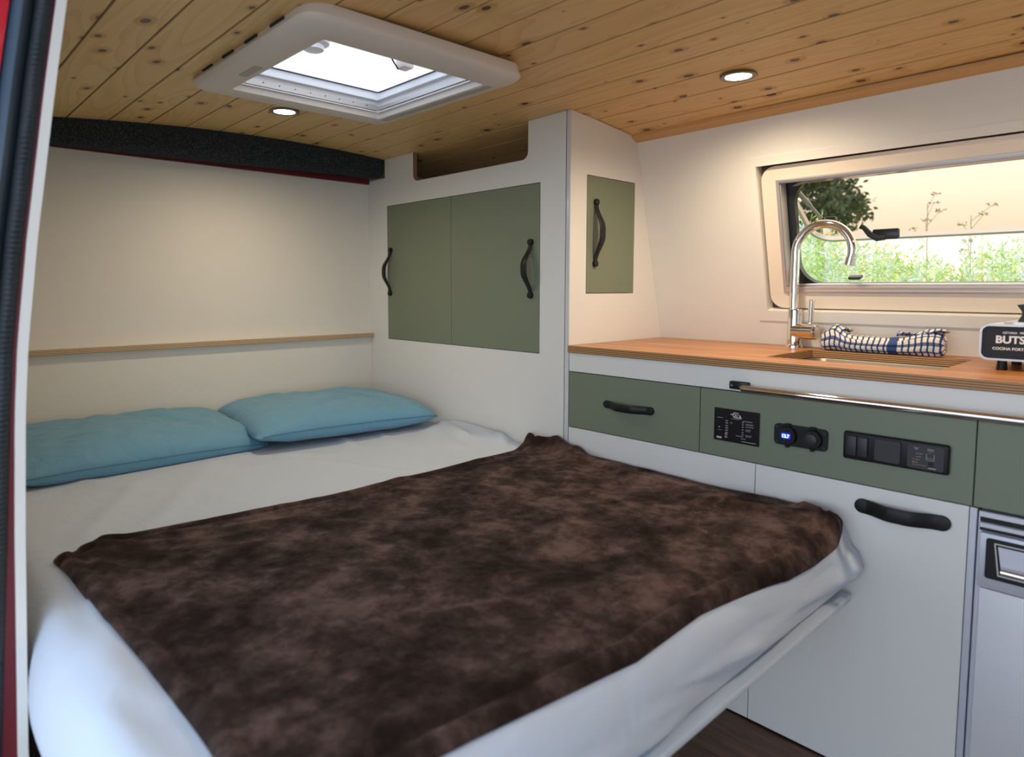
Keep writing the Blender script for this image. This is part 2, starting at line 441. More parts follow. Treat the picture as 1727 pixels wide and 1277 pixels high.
# kitchen-side lining: leans in towards the roof; local axes x, s (up the slope), n (outwards)
sl = Vector((0, -.2584, 1)).normalized(); nn = Vector((0, sl.z, -sl.y)).normalized()
WT = Matrix(((1,0,0,0),(0,nn.y,sl.y,.431),(0,nn.z,sl.z,.7713),(0,0,0,1)))      # (x, n, s) -> world
def S_(z): return (z-.7713)/sl.z
WX1 = 1.235
bm = NB(); panel_holes(bm, XR-.02, XE, S_(.0), S_(1.42), [(.337, WX1, S_(.862), S_(1.222))], 0, .035, 'y', WT)
struct(obj('wall_right', bm, M['wallwhite']))
# front bulkhead and near side wall beyond the door opening
bm = NB(); box(bm, XE, XE+.03, -1.2, .62, 0, 1.40); struct(obj('wall_front', bm, M['wallwhite']))
PATH = [(0,-1.206),(.3,-1.206),(.6,-1.196),(.756,-1.189),(.848,-1.182),(.984,-1.166),(1.061,-1.155),(1.175,-1.139),(1.291,-1.121),(1.40,-1.103)]
def py(z): return interp(z, PATH)
def sweep(bm, x0, x1, o0, o1, z0=0., z1=1.40, n=40, mi=0):
    rows = []
    for i in range(n+1):
        z = lerp(z0, z1, i/n); a = o0(z) if callable(o0) else o0; b = o1(z) if callable(o1) else o1
        rows.append([bm.verts.new(p) for p in ((x0,py(z)-a,z),(x1,py(z)-a,z),(x1,py(z)-b,z),(x0,py(z)-b,z))])
    for A, B in zip(rows, rows[1:]):
        for k in range(4): bm.faces.new((A[k], A[(k+1) % 4], B[(k+1) % 4], B[k])).material_index = mi
    bm.faces.new(rows[0]); bm.faces.new(rows[-1][::-1])
bm = NB(); sweep(bm, XR-.02, .07, .012, .05); struct(obj('wall_left', bm, M['wallwhite']))
bm = NB(); sweep(bm, 1.42, XE, .012, .05); struct(obj('wall_left', bm, M['wallwhite']))

# ------------------------------------------------------------------ edge of the sliding-door opening
dr = struct(empty('door_1', (.1, -1.2, 0)))
ribo = lambda z: interp(z, [(0,.036),(.3,.029),(.6,.019),(.76,.016),(1.29,.014)])
bm = NB(); sweep(bm, .05, .1, 0, .0115); o = obj('lining_edge', bm, M['white'], dr); o['label'] = 'white edge of the wall lining'
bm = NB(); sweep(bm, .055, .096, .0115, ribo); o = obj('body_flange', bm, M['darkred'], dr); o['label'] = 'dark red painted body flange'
# ribbed seal
bm = NB(); rows = []; nz = 860
for i in range(nz+1):
    z = 1.40*i/nz; rb = .0011*math.sin(2*math.pi*z/.0066); row = []
    for q in range(7):
        t = q/6; a = math.sin(math.pi*t)
        row.append(bm.verts.new((.098 + .006*a + rb*(.4+a), py(z) - ribo(z) - .019*t, z)))
    row.append(bm.verts.new((.07, py(z)-ribo(z)-.019, z))); row.append(bm.verts.new((.07, py(z)-ribo(z), z)))
    rows.append(row)
for A, B in zip(rows, rows[1:]):
    for k in range(9): bm.faces.new((A[k], A[(k+1) % 9], B[(k+1) % 9], B[k]))
bm.faces.new(rows[0]); bm.faces.new(rows[-1][::-1])
o = obj('ribbed_seal', bm, M['ribrubber'], dr, True, 60); o['label'] = 'ribbed dark rubber seal'
bm = NB(); rows = []
for i in range(61):
    z = 1.40*i/60; row = []
    for q in range(13):
        t = q/12; row.append(bm.verts.new((.094 + .016*math.sin(math.pi*t), py(z) - ribo(z) - .019 - .026*t, z)))
    row.append(bm.verts.new((.06, py(z)-ribo(z)-.045, z))); row.append(bm.verts.new((.06, py(z)-ribo(z)-.019, z))); rows.append(row)
for A, B in zip(rows, rows[1:]):
    for k in range(15): bm.faces.new((A[k], A[(k+1) % 15], B[(k+1) % 15], B[k]))
bm.faces.new(rows[0]); bm.faces.new(rows[-1][::-1])
o = obj('smooth_seal', bm, M['rubber'], dr, True, 60); o['label'] = 'smooth blue-black rubber bulb seal'
bm = NB(); sweep(bm, -.25, .1, lambda z: ribo(z)+.045, lambda z: ribo(z)+.10); o = obj('outer_body', bm, M['red'], dr, True); o['label'] = 'bright red outer body panel'
settle(dr)

# ------------------------------------------------------------------ carpeted header over the rear lining
bm = NB(); rows = []
N = 60
for i in range(N+1):
    y = lerp(-1.13, -.001, i/N); zt = ceil(-.84, y); zb = interp(y, [(-.99,1.276),(-.6,1.283),(0,1.299)])
    r = .022; row = [(XR, zt+.004), (-.838, zt+.0005)]
    for q in range(7):
        a = R(90*q/6); row.append((-.838-.004 - r + r*math.cos(a), zb + .004 + r - r*math.sin(a)))
    row.append((-.90, zb+.004)); row.append((XR, zb+.012))
    rows.append([bm.verts.new((x + (.0015*noise.noise(Vector((x*20,y*12,z*20))) if x > XR else 0), y, z)) for x, z in row])
n = len(rows[0])
for A, B in zip(rows, rows[1:]):
    for k in range(n): bm.faces.new((A[k], A[(k+1) % n], B[(k+1) % n], B[k]))
bm.faces.new(rows[0]); bm.faces.new(rows[-1][::-1])
struct(obj('trim_2', bm, M['carpet'], None, True, 50))
bm = NB()
prism(bm, [(-1.13,1.2835),(-.001,1.2865),(-.001,1.306),(-1.13,1.300)], 'x', XR, XR+.010)
struct(obj('trim_3', bm, M['darkred']))
# ledge on the rear lining
t = thing('wall_ledge', 'narrow plywood-edged ledge running along the cream rear wall above the pillows', 'ledge', (XR, -.6, .744))
bm = NB(); box(bm, XR, XR+.026, -1.16, -.001, .743, .7575); obj('plywood_edge', bm, M['plyledge'], t)
bm = NB(); box(bm, XR, XR+.026, -1.16, -.001, .7575, .7595); obj('ledge_top', bm, M['wallwhite'], t)
settle(t)
bm = NB(); box(bm, XR, XR+.010, -1.16, -.001, .33, .744); struct(obj('wall_rear_lower', bm, M['wallwhite']))

# ------------------------------------------------------------------ tall cabinet
tc = thing('tall_cabinet', 'tall white cabinet from floor to ceiling with sage green doors and black handles', 'cabinet', (-.47, .2, 0))
DX0, DX1, DXC, DZ0, DZ1 = -.8235, -.1053, -.478, .7431, 1.1999
def ztop(x): return ceil(x, 0) - .0008
# front panel: outline with the rounded notch at the top, door opening cut as a second step (built as strips)
bm = NB()
def strip(bm, xa, xb, za, zb, y0, y1, mi=0): box(bm, xa, xb, y0, y1, za, zb, mi=mi)
NX0, NX1, NZ, NR = -.672, -.150, 1.2675, .022
xa, xb = XR+.0005, -.012
g = .0016
# left stile, right stile, below, between (these share flush faces and read as one board)
def poly(pts): prism(bm, pts, 'y', 0, .015)
poly([(xa,0),(DX0-g,0),(DX0-g,1.2975),(xa,1.2975)])
poly([(DX1+g,0),(xb,0),(xb,DZ1+g),(DX1+g,DZ1+g)])
poly([(DX0-g,0),(DX1+g,0),(DX1+g,DZ0-g),(DX0-g,DZ0-g)])
# top band with notch
top = [(DX0-g,DZ1+g),(xb,DZ1+g),(xb,ztop(xb)),(NX1,ztop(NX1))]
for q in range(9):
    a = R(0 - 90*q/8); top.append((NX1-NR+NR*math.cos(a), NZ+NR+NR*math.sin(a)))
for q in range(9):
    a = R(-90 - 90*q/8); top.append((NX0+NR+NR*math.cos(a), NZ+NR+NR*math.sin(a)))
top += [(NX0,ztop(NX0)),(-.836,ztop(-.836)),(-.836,1.30),(DX0-g-.0005,1.2975)]
poly(top)
o = obj('front_panel', bm, [M['white'], M['gapwood']], tc)
# brown cut edge around notch
bm = NB()
def nedge(off, y0, y1):
    outer = [(NX1,ztop(NX1)-.001)]
    for q in range(9): a = R(-90*q/8); outer.append((NX1-NR+NR*math.cos(a), NZ+NR+NR*math.sin(a)))
    for q in range(9): a = R(-90-90*q/8); outer.append((NX0+NR+NR*math.cos(a), NZ+NR+NR*math.sin(a)))
    outer.append((NX0,ztop(NX0)-.001)); return outer
oo = nedge(0,0,0); cx, cz = (NX0+NX1)/2, 1.34
pr = []
for (u, v) in oo:
    iu = u - .0012*(1 if u > cx+.2 else -1 if u < cx-.2 else 0); iv = v + (.0012 if v < NZ+.01 else 0); pr.append((iu, iv))
for i in range(len(oo)-1):
    q = [oo[i], oo[i+1], pr[i+1], pr[i]]
    vs = [bm.verts.new((u, y, v)) for y in (-.0003, .0153) for u, v in q]
    for f in ((0,1,2,3),(4,7,6,5),(0,4,5,1),(1,5,6,2),(2,6,7,3),(3,7,4,0)): bm.faces.new([vs[k] for k in f])
M['cutedge'] = mat('brown_cut_edge', (.30,.17,.10), .6)
obj('notch_edge', bm, M['cutedge'], tc)
# dark carcass behind the door gaps
bm = NB(); box(bm, DX0-.012, DX1+.012, .0155, .02, DZ0-.012, DZ1+.012); obj('inner_frame', bm, M['gapwood'], tc)
bm = NB(); box(bm, XR+.001, -.016, .0205, wall_y(1.23)-.002, 1.225, 1.237); obj('inner_shelf', bm, M['white'], tc)
# side panel facing the kitchen, follows the leaning wall
PY0, PY1, PZ0, PZ1 = .0683, .2802, .9066, 1.2151
bm = NB()
def sp(pts): prism(bm, pts, 'x', -.015, 0)
yw = lambda z: wall_y(z) - .0005
sp([(.0,0),(.0,ceil(0,0)-.0008),(PY0-g,ceil(0,PY0)-.0008),(PY0-g,0)])
sp([(PY0-g,0),(PY0-g,PZ0-g),(PY1+g,PZ0-g),(PY1+g,0)])
sp([(PY1+g,0),(PY1+g,PZ1+g),(yw(PZ1+g),PZ1+g),(yw(0),0)])
zc_ = [ (PY0-g,ceil(0,PY0)-.0008),(PY0-g,PZ1+g),(yw(PZ1+g),PZ1+g),(wall_y(1.343)-.0005,ceil(0,wall_y(1.343))-.0008)]
sp(zc_)
obj('side_panel', bm, M['white'], tc)
bm = NB(); box(bm, -.02, -.0155, PY0-.01, PY1+.01, PZ0-.01, PZ1+.01); obj('inner_frame', bm, M['gapwood'], tc)
# corner profile
bm = NB(); box(bm, -.0125, .0012, -.0014, .0005, 0, ceil(0,0)-.0008, .0006); o = obj('corner_profile', bm, M['edge'], tc, True); o['label'] = 'glossy grey corner profile'
def lam_box(name, x0, x1, y0, y1, z0, z1, m, parent, bev=.0006):
    b = NB(); box(b, x0, x1, y0, y1, z0, z1, bev, 1); return obj(name, b, m, parent)
d1 = lam_box('door', DX0, DXC-.0008, -.0006, .014, DZ0, DZ1, M['green'], tc); d1['label'] = 'left sage green door'
d2 = lam_box('door', DXC+.0008, DX1, -.0006, .014, DZ0, DZ1, M['green'], tc); d2['label'] = 'right sage green door'
strap(d1, (-.806,-.0006,.901), (-.801,-.0006,1.049), (0,-1,0), .022, .026, disc=.0085, flat=.04)
strap(d2, (-.136,-.0006,.900), (-.136,-.0006,1.044), (0,-1,0), .022, .026, disc=.0088, flat=.04)
d3 = lam_box('door', -.014, .0006, PY0, PY1, PZ0, PZ1, M['green'], tc); d3['label'] = 'small green side door'
strap(d3, (.0006,.101,.985), (.0006,.103,1.148), (1,0,0), .024, .022, disc=.0085, flat=.04)
settle(tc)

# ------------------------------------------------------------------ kitchen base unit
Z1, Z2 = .7030, .5576
S1, S2, S3 = .3788, .8793, .5073
kx1 = 1.33
kc = thing('kitchen_cabinet', 'long white kitchen base cabinet with sage green drawer band under the wooden worktop', 'kitchen cabinet', (.66, .2, 0))
bm = NB(); box(bm, .0015, .884, .018, .026, .0, .7525); box(bm, .884, kx1, .018, .026, .56, .7525); box(bm, .0015, .0095, .026, .42, 0, .7525); box(bm, .876, .884, .026, .42, 0, .7525); box(bm, .0095, .876, .026, .42, .0, .012); obj('carcass', bm, M['gapwood'], kc)
lam_box('top_rail', .0022, kx1, 0, .0175, Z1+.0012, .7525, M['white'], kc)
drw = lam_box('drawer', .0022, S1-.0009, -.0004, .0175, Z2+.0012, Z1-.0008, M['green'], kc)
strap(drw, (.127,-.0004,.633), (.253,-.0004,.6325), (0,-1,0), .019, .018, flat=.03, ramp_=.34)
fas = lam_box('control_fascia', S1+.0009, S2-.0009, -.0004, .0175, Z2+.0012, Z1-.0008, M['green'], kc)
lam_box('drawer', S2+.0009, kx1, -.0004, .0175, Z2+.0012, Z1-.0008, M['green'], kc)
lam_box('door', .0022, S3-.0008, 0, .0175, .004, Z2-.0008, M['white'], kc)
dd = lam_box('door', S3+.0008, .8745, 0, .0175, .004, Z2-.0008, M['white'], kc)
strap(dd, (.713,0,.519), (.838,0,.519), (0,-1,0), .0265, .018, flat=.02, ramp_=.40)
bm = NB(); box(bm, .8760, .8860, -.001, .0175, .004, Z2-.0008, .0005, 1); o = obj('filler_strip', bm, M['silver'], kc); o['label'] = 'pale grey strip beside the fridge'
settle(kc)

# worktop with a cut-out for the sink
HX0, HX1, HY0, HY1 = .478, .800, .098, .345
bm = NB(); panel_holes(bm, .0015, kx1, -.006, wall_y(.7713)-.001, [(HX0, HX1, HY0, HY1)], .7535, .7713, 'z', None, 0, 1)
wt = tag(obj('worktop', bm, [M['worktop'], M['plytop']]), 'oiled wooden worktop with striped plywood edge on the kitchen cabinet', 'worktop')
sk = thing('sink', 'stainless steel sink basin sunk below the cut-out in the wooden worktop', 'sink', (.64, .22, .62))
bm = NB()
lv = [(.755, -.012, .014), (.7522, -.0045, .03), (.751, -.004, .035), (.70, .010, .045), (.64, .022, .05), (.628, .045, .05), (.626, .075, .045)]
rg = []
for z, ins, r in lv:
    rg.append([bm.verts.new((u, v, z)) for u, v in rrect(HX0+.004+ins, HX1-.004-ins, HY0+.004+ins, HY1-.004-ins, r, 6)])
# flatten top ring so it tucks against the board
for v in rg[0]: v.co.z = .7528
for A, B in zip(rg, rg[1:]):
    n = len(A)
    for k in range(n): bm.faces.new((A[k], A[(k+1) % n], B[(k+1) % n], B[k]))
bm.faces.new(rg[-1])
o = obj('basin', bm, M['steel'], sk, True, 60)
md = o.modifiers.new('thick', 'SOLIDIFY'); md.thickness = .001; md.offset = 1
bm = NB(); cyl(bm, (.64,.22,.6255), (.64,.22,.630), .03, 32, 0, .002); obj('drain', bm, M['chrome'], sk, True)
settle(sk)

# faucet
fx, fy, fz = .4225, .372, H_TOP
ft = thing('faucet', 'chrome swan-neck faucet with side lever standing on the worktop behind the sink', 'faucet', (fx, fy, fz))
bm = NB(); tube(bm, [(fx,fy,fz),(fx,fy,fz+.005),(fx,fy,fz+.008),(fx,fy,fz+.0085),(fx,fy,fz+.094),(fx,fy,fz+.0965),(fx,fy,fz+.097)], [.0205,.0205,.0195,.0170,.0170,.0162,.012], 40)
obj('body', bm, M['chrome'], ft, True, 40)
sr = .0655; sx = fx - .004
pts = [(sx,fy,fz+.09), (sx,fy,fz+.15), (sx,fy,fz+.20)]
cz_ = fz + .238
for i in range(33):
    a = math.pi - R(194)*i/32; pts.append((sx + sr + sr*math.cos(a), fy, cz_ + sr*math.sin(a)))
bm = NB(); tube(bm, pts, .0103, 24)
e = Vector(pts[-1]); d = (e - Vector(pts[-2])).normalized()
sp_ = obj('spout', bm, M['chrome'], ft, True, 50)
bm = NB(); tube(bm, [e, e+d*.001, e+d*.019, e+d*.020], [.0103,.0118,.0118,.0095], 24); obj('aerator', bm, M['chrome'], sp_, True, 40)
bm = NB(); tube(bm, [(fx,fy-.002,fz+.042),(fx+.052,fy-.008,fz+.042),(fx+.053,fy-.008,fz+.042),(fx+.056,fy-.0085,fz+.042),(fx+.0575,fy-.0085,fz+.042)], [.0192,.0192,.0185,.0192,.0172], 32)
lv_ = obj('lever_hub', bm, M['chrome'], ft, True, 30)
bm = NB(); tube(bm, [(fx+.040,fy-.007,fz+.055),(fx+.0400,fy-.007,fz+.066),(fx+.0402,fy-.007,fz+.068),(fx+.042,fy-.007,fz+.119),(fx+.042,fy-.007,fz+.120)], [.0045,.0045,.0068,.0076,.0068], 20)
obj('lever', bm, M['chrome'], lv_, True, 30)
settle(ft)

# folded towel: a soft sausage of folded cloth, ends propped up
bm = NB(); uvl = bm.loops.layers.uv.new('UVMap'); NU, NV = 90, 36; tx0, tx1 = .492, .746
rows = []
for i in range(NU+1):
    t = i/NU; x = lerp(tx0, tx1, t)
    hh = .0225 - .004*math.sin(math.pi*t) + .010*math.exp(-((t-.13)/.08)**2) + .006*math.exp(-((t-.88)/.13)**2)
    w = .0245 + .002*math.sin(6*t); end = max(.0, min(1, min(t, 1-t)/.035))**.5
    yc = .3725 - .006*math.sin(math.pi*t) - .002
    row = []
    for j in range(NV):
        a = 2*math.pi*j/NV; ca, sa = math.cos(a), math.sin(a)
        se = lambda c, p: math.copysign(abs(c)**p, c)
        wr = 1 + .05*noise.noise(Vector((t*9, ca*1.5, sa*1.5))) + .03*math.sin(a*5+t*20)*(.3+.7*abs(2*t-1))
        y = yc + se(ca,.75)*w*wr*(.45+.55*end); z = H_TOP + hh + se(sa,.75)*hh*wr*(.45+.55*end)
        # crease where the top layers meet
        z -= .004*math.exp(-((a-1.9-.5*math.sin(3*t))/.16)**2)
        row.append(bm.verts.new((x + .003*noise.noise(Vector((ca*2, sa*2, t*3))) + (1-end)*0, y, max(z, H_TOP+.0003))))
    rows.append(row)
for i in range(NU):
    for j in range(NV):
        f = bm.faces.new((rows[i][j], rows[i][(j+1) % NV], rows[i+1][(j+1) % NV], rows[i+1][j]))
        for lp, (ii, jj) in zip(f.loops, ((i,j),(i,j+1),(i+1,j+1),(i+1,j))): lp[uvl].uv = (ii/NU*.255, jj/NV*.150 + .003)
def endcap(row, rev, u):
    c = Vector((0,0,0))
    for v in row: c += v.co
    cv = bm.verts.new(c/len(row))
    for j in range(NV):
        f = bm.faces.new((row[j], row[(j+1) % NV], cv) if not rev else (row[(j+1) % NV], row[j], cv))
        for lp, uv in zip(f.loops, ((u, j/NV*.15), (u, (j+1)/NV*.15), (u+.02, j/NV*.15))): lp[uvl].uv = uv
endcap(rows[0], False, -.01); endcap(rows[-1], True, .26)
tw = thing('tea_towel', 'folded blue and cream checked tea towel lying between the sink and the window', 'towel', (.62,.372,H_TOP))
obj('folded_cloth', bm, M['towel'], tw, True, 80)
# loose upper folds at both ends
def flap(cx0, cx1, cy0, cy1, z0, z1, curl, seedv):
    b = NB(); ul = b.loops.layers.uv.new('UVMap'); G = {}; n1, n2 = 24, 16
    for i in range(n1+1):
        for j in range(n2+1):
            u, v = i/n1, j/n2; x = lerp(cx0, cx1, u); y = lerp(cy0, cy1, v)
            z = lerp(z0, z1, u) + curl*math.sin(math.pi*v)*.5 + .0035*noise.noise(Vector((u*4+seedv, v*4, 0))) + .003*math.sin(u*9+v*3)
            G[i,j] = b.verts.new((x, y, z))
    for i in range(n1):
        for j in range(n2):
            f = b.faces.new((G[i,j], G[i+1,j], G[i+1,j+1], G[i,j+1]))
            for lp, (ii, jj) in zip(f.loops, ((i,j),(i+1,j),(i+1,j+1),(i,j+1))): lp[ul].uv = (ii/n1*abs(cx1-cx0)+.001, jj/n2*.05)
    o = obj('upper_fold', b, M['towel'], tw, True, 80); s = o.modifiers.new('t', 'SOLIDIFY'); s.thickness = .003
flap(.497, .553, .358, .388, .812, .824, .006, 1)
flap(.655, .748, .354, .390, .814, .828, .010, 5)
settle(tw)

# camping stove
st = thing('camping_stove', 'black camping stove case with silver rim and white lettering standing on the worktop', 'stove', (.98, .21, H_TOP))
SXa, SXb, SZa, SZb, SYf = .8425, 1.14, .7895, .8550, .170
bm = NB(); ring(bm, rrect(SXa,SXb,SZa,SZb,.014,8), rrect(SXa+.0035,SXb-.0035,SZa+.0035,SZb-.0035,.011,8), 'y', SYf, SYf+.17); obj('rim', bm, M['silver'], st, True, 40)
bm = NB(); prism(bm, rrect(SXa+.0036,SXb-.0036,SZa+.0036,SZb-.0036,.011,8), 'y', SYf+.003, SYf+.166); obj('case', bm, M['black'], st, True, 40)
bm = NB(); prism(bm, rrect(SXa+.009,SXb-.009,SZa+.005,SZb-.0085,.009,8), 'y', SYf+.0005, SYf+.0029); obj('front_plate', bm, M['black'], st, True, 40)
for xx in (.8765, 1.10):
    for yy in (SYf+.012, SYf+.15):
        bm = NB(); tube(bm, [(xx,yy,H_TOP),(xx,yy,H_TOP+.004),(xx,yy,SZa+.006)], [.0082,.0085,.0068], 20); obj('foot', bm, M['black'], st, True, 40)
bm = NB(); prism(bm, rrect(SXa+.030, SXb-.03, SYf+.012, SYf+.155, .02, 6), 'z', SZb-.0005, SZb+.004); obj('drip_tray', bm, M['alu'], st, True, 30)
bm = NB()
rw = []
for i in range(9):
    t = i/8; z = SZb+.004 + .034*t; w = .017 + .004*abs(2*t-1)**2 + .001*math.sin(9*t); dx = .002*math.sin(5*t)
    rw.append([bm.verts.new((.912+dx+u*w, SYf+.045+v*.014, z + (.003*u if i == 8 else 0))) for u, v in ((-1,-.6),(0,-1),(1,-.6),(1,.6),(0,1),(-1,.6))])
for A, B in zip(rw, rw[1:]):
    for k in range(6): bm.faces.new((A[k], A[(k+1) % 6], B[(k+1) % 6], B[k]))
bm.faces.new(rw[0]); bm.faces.new(rw[-1][::-1])
M['bag'] = mat('dark_green_cloth', (.012,.03,.022), .6)
obj('cloth_pouch', bm, M['bag'], st, True, 30)
def front_text(body, x, y, z, size, m, parent, bold=0, name='lettering', sp=1., ext=.0002):
    return text_mesh(name, body, size, m, parent, Matrix.Translation((x, y, z)) @ FRONT, bold, ext, sp)
front_text('BUTSIR', .8665, SYf+.0002, .8215, .0185, M['whiteprint'], st, .0006)
front_text('GETARIA · PRO', .8765, SYf+.0002, .8385, .0052, M['whiteprint'], st, .00005)
front_text('COCINA PORTÁTIL', .8625, SYf+.0002, .8090, .0068, M['whiteprint'], st, .00015)
settle(st)

# ------------------------------------------------------------------ towel rail
rl = thing('towel_rail', 'long chrome rail on black brackets running below the worktop edge', 'rail', (.85, 0, .72))
bm = NB(); box(bm, .449, .492, -.0105, -.0002, .7085, .7255, .003, 2); obj('bracket', bm, M['black'], rl, True)
bm = NB(); box(bm, .476, .494, -.024, -.010, .7110, .7235, .003, 2); obj('bracket_arm', bm, M['black'], rl, True)
for xx in (.4565, .4815):
    bm = NB(); cyl(bm, (xx,-.0102 if xx < .47 else -.0238,.7170), (xx,-.0122 if xx < .47 else -.0255,.7170), .0027, 16); obj('screw', bm, M['steel'], rl, True)
bm = NB(); cyl(bm, (.488,-.030,.7150), (kx1,-.030,.7150), .0068, 24); obj('bar', bm, M['chrome'], rl, True)
bm = NB(); box(bm, 1.29, kx1, -.036, -.0002, .7080, .7260, .003, 2); obj('bracket', bm, M['black'], rl, True)
settle(rl)

# ------------------------------------------------------------------ small electrics on the green fascia
YF = -.0004
cp = thing('battery_control_panel', 'square black control panel with fine white printing on the green fascia', 'control panel', (.463, YF, .63))
bm = NB(); box(bm, .4135, .5145, YF-.0022, YF-.0001, .5935, .6640, .001, 1); obj('plate', bm, mat('black_gloss_plate', (.008,.008,.009), .25), cp)
for xx in (.4175, .5105):
    for zz in (.5975, .660): 
        bm = NB(); cyl(bm, (xx,YF-.0021,zz), (xx,YF-.0035,zz), .0019, 12); obj('screw', bm, M['black'], cp, True)
def marks(name, rects, m, parent, y):
    b = NB()
    for x0, x1, z0, z1 in rects: box(b, x0, x1, y-.0003, y+.0001, z0, z1)
    return obj(name, b, m, parent)
yp = YF-.0022
b = NB()
def stroke(b, pts, r, y): tube(b, [(x, y, z) for x, z in pts], r, 6)
stroke(b, [(.4515,.6535),(.4560,.6535),(.4590,.6575),(.4690,.6575),(.4640,.6495),(.4745,.6488),(.4700,.6535)], .0007, yp-.0004)
stroke(b, [(.4590,.6540),(.4640,.6545),(.4600,.6480),(.4650,.6472)], .0007, yp-.0004)
stroke(b, [(.4560,.6535),(.4580,.6490),(.4600,.6478),(.4760,.6470),(.4720,.6530)], .0006, yp-.0004)
obj('logo', b, M['whiteprint'], cp)
marks('logo_accent', [(.4605,.4625,.6500,.6520)], M['redprint'], cp, yp)
rc = [(.4530,.4720,.6440,.6446),(.4215,.4345,.6430,.6437),(.4225,.4320,.6165,.6169),(.4250,.4275,.6220,.6240)]
for zz in (.6380,.6330,.6275,.6225,.6175,.6125,.6085,.6030): rc.append((.4400,.4460,zz,zz+.0012))
for zz in (.6095,.6060,.6020): rc.append((.4395,.4430,zz,zz+.0010))
rc += [(.4790,.4990,.6420,.6428),(.4850,.5020,.6370,.6375),(.4850,.5000,.6350,.6355),(.4850,.5025,.6310,.6316),(.4850,.4960,.6250,.6256),(.4850,.4950,.6220,.6226),(.4850,.4990,.6130,.6136),(.4850,.4970,.6105,.6110),(.4640,.4800,.6090,.6098),(.4770,.5080,.5985,.5994),(.4760,.4860,.6045,.6052)]
for zz in (.6400,.6340,.6290,.6235,.6180,.6130): rc.append((.4770,.4805,zz,zz+.0012))
marks('printed_marks', rc, M['gray'], cp, yp)
marks('printed_marks', [(.4210,.4320,.5985,.6025)], M['gray'], cp, yp)
for q_ in [(.4510,.4560,.6360,.6366),(.4510,.4550,.6335,.6341),(.4775,.4800,.6375,.6385)]: marks('indicator_light', [q_], M['yellowprint'], cp, yp)
settle(cp)

us = thing('socket_panel', 'black double socket plate with a glowing blue voltmeter on the green fascia', 'socket panel', (.6, YF, .63))
bm = NB(); prism(bm, rrect(.5460,.6480,.6080,.6500,.008,6), 'y', YF-.005, YF-.0001); obj('plate', bm, M['black'], us, True, 30)
for cx in (.5735, .6215):
    bm = NB(); tube(bm, [(cx,YF-.0045,.6290),(cx,YF-.010,.6290),(cx,YF-.0135,.6290),(cx,YF-.0145,.6290),(cx,YF-.0120,.6290)], [.0185,.0182,.0172,.0150,.0135], 36)
    s = obj('socket' if cx > .6 else 'voltmeter', bm, M['black'], us, True, 35)
    bm = NB(); box(bm, cx-.006, cx+.006, YF-.010, YF-.002, .6465, .6525, .0015, 1); obj('cap_hinge', bm, M['black'], s)
    bm = NB(); box(bm, cx-.004, cx+.004, YF-.010, YF-.002, .6045, .6115, .0015, 1); obj('cap_tab', bm, M['black'], s)
    if cx < .6:
        bm = NB(); prism(bm, rrect(cx-.0090,cx+.0090,.6235,.6345,.003,4), 'y', YF-.0150, YF-.0130); dsp = obj('display', bm, M['blueled'], s)
        front_text('12.7', cx-.0082, YF-.0152, .6257, .0088, M['blueledtext'], s, .0003, 'display_digits')
    else:
        bm = NB(); tube(bm, [(cx,YF-.0125,.6290),(cx,YF-.0165,.6290),(cx,YF-.0175,.6290)], [.0115,.0110,.0085], 30); obj('socket_cover', bm, M['blacksoft'], s, True, 35)
for xx in (.5515, .6425):
    for zz in (.6140, .6440):
        bm = NB(); cyl(bm, (xx,YF-.0045,zz), (xx,YF-.006,zz), .0024, 14); obj('screw', bm, M['blacksoft'], us, True)
settle(us)

sw = thing('switch_panel', 'wide black three-gang switch plate on the green fascia left of the fridge', 'switch panel', (.76, YF, .63))
bm = NB(); box(bm, .6770, .8450, YF-.009, YF-.0001, .6035, .6555, .0045, 4); obj('frame', bm, M['black'], sw, True, 40)
for x0, x1 in ((.6840,.7015),(.7025,.7200)):
    bm = NB(); box(bm, x0, x1, YF-.0135, YF-.007, .6120, .6485, .0018, 2); obj('rocker_switch', bm, M['blacksoft'], sw, True, 40)
bm = NB(); prism(bm, rrect(.7320,.7730,.6105,.6495,.004,4), 'y', YF-.0125, YF-.008); obj('blank_cover', bm, M['blacksoft'], sw, True, 30)
bm = NB(); prism(bm, rrect(.7835,.8380,.6085,.6505,.005,4), 'y', YF-.0108, YF-.008); lvp = obj('level_display', bm, M['blacksoft'], sw, True, 30)
yq = YF-.0108
marks('printed_marks', [(.7930,.8000,.6440,.6448),(.7945,.7985,.6415,.6422),(.7960,.8060,.6345,.6350),(.7960,.8040,.6290,.6295),(.7960,.8020,.6240,.6245),(.7960,.8000,.6190,.6195),(.7910,.8120,.6150,.6153),(.8130,.8230,.6440,.6448),(.8130,.8230,.6415,.6420),(.8120,.8240,.6290,.6294),(.8120,.8240,.6255,.6259),(.8120,.8125,.6255,.6370),(.8235,.8240,.6255,.6370),(.8160,.8270,.6115,.6127)], M['gray'], lvp, yq)
for q_ in [(.7920,.7945,.6236,.6252),(.8160,.8180,.6370,.6385)]: marks('indicator_light', [q_], M['redprint'], lvp, yq)
marks('indicator_light', [(.7920,.7945,.6186,.6202)], M['yellowprint'], lvp, yq)
bm = NB(); cyl(bm, (.8195,yq+.0005,.6190), (.8195,yq-.001,.6190), .0042, 20); obj('button', bm, M['dark'], lvp, True)
settle(sw)

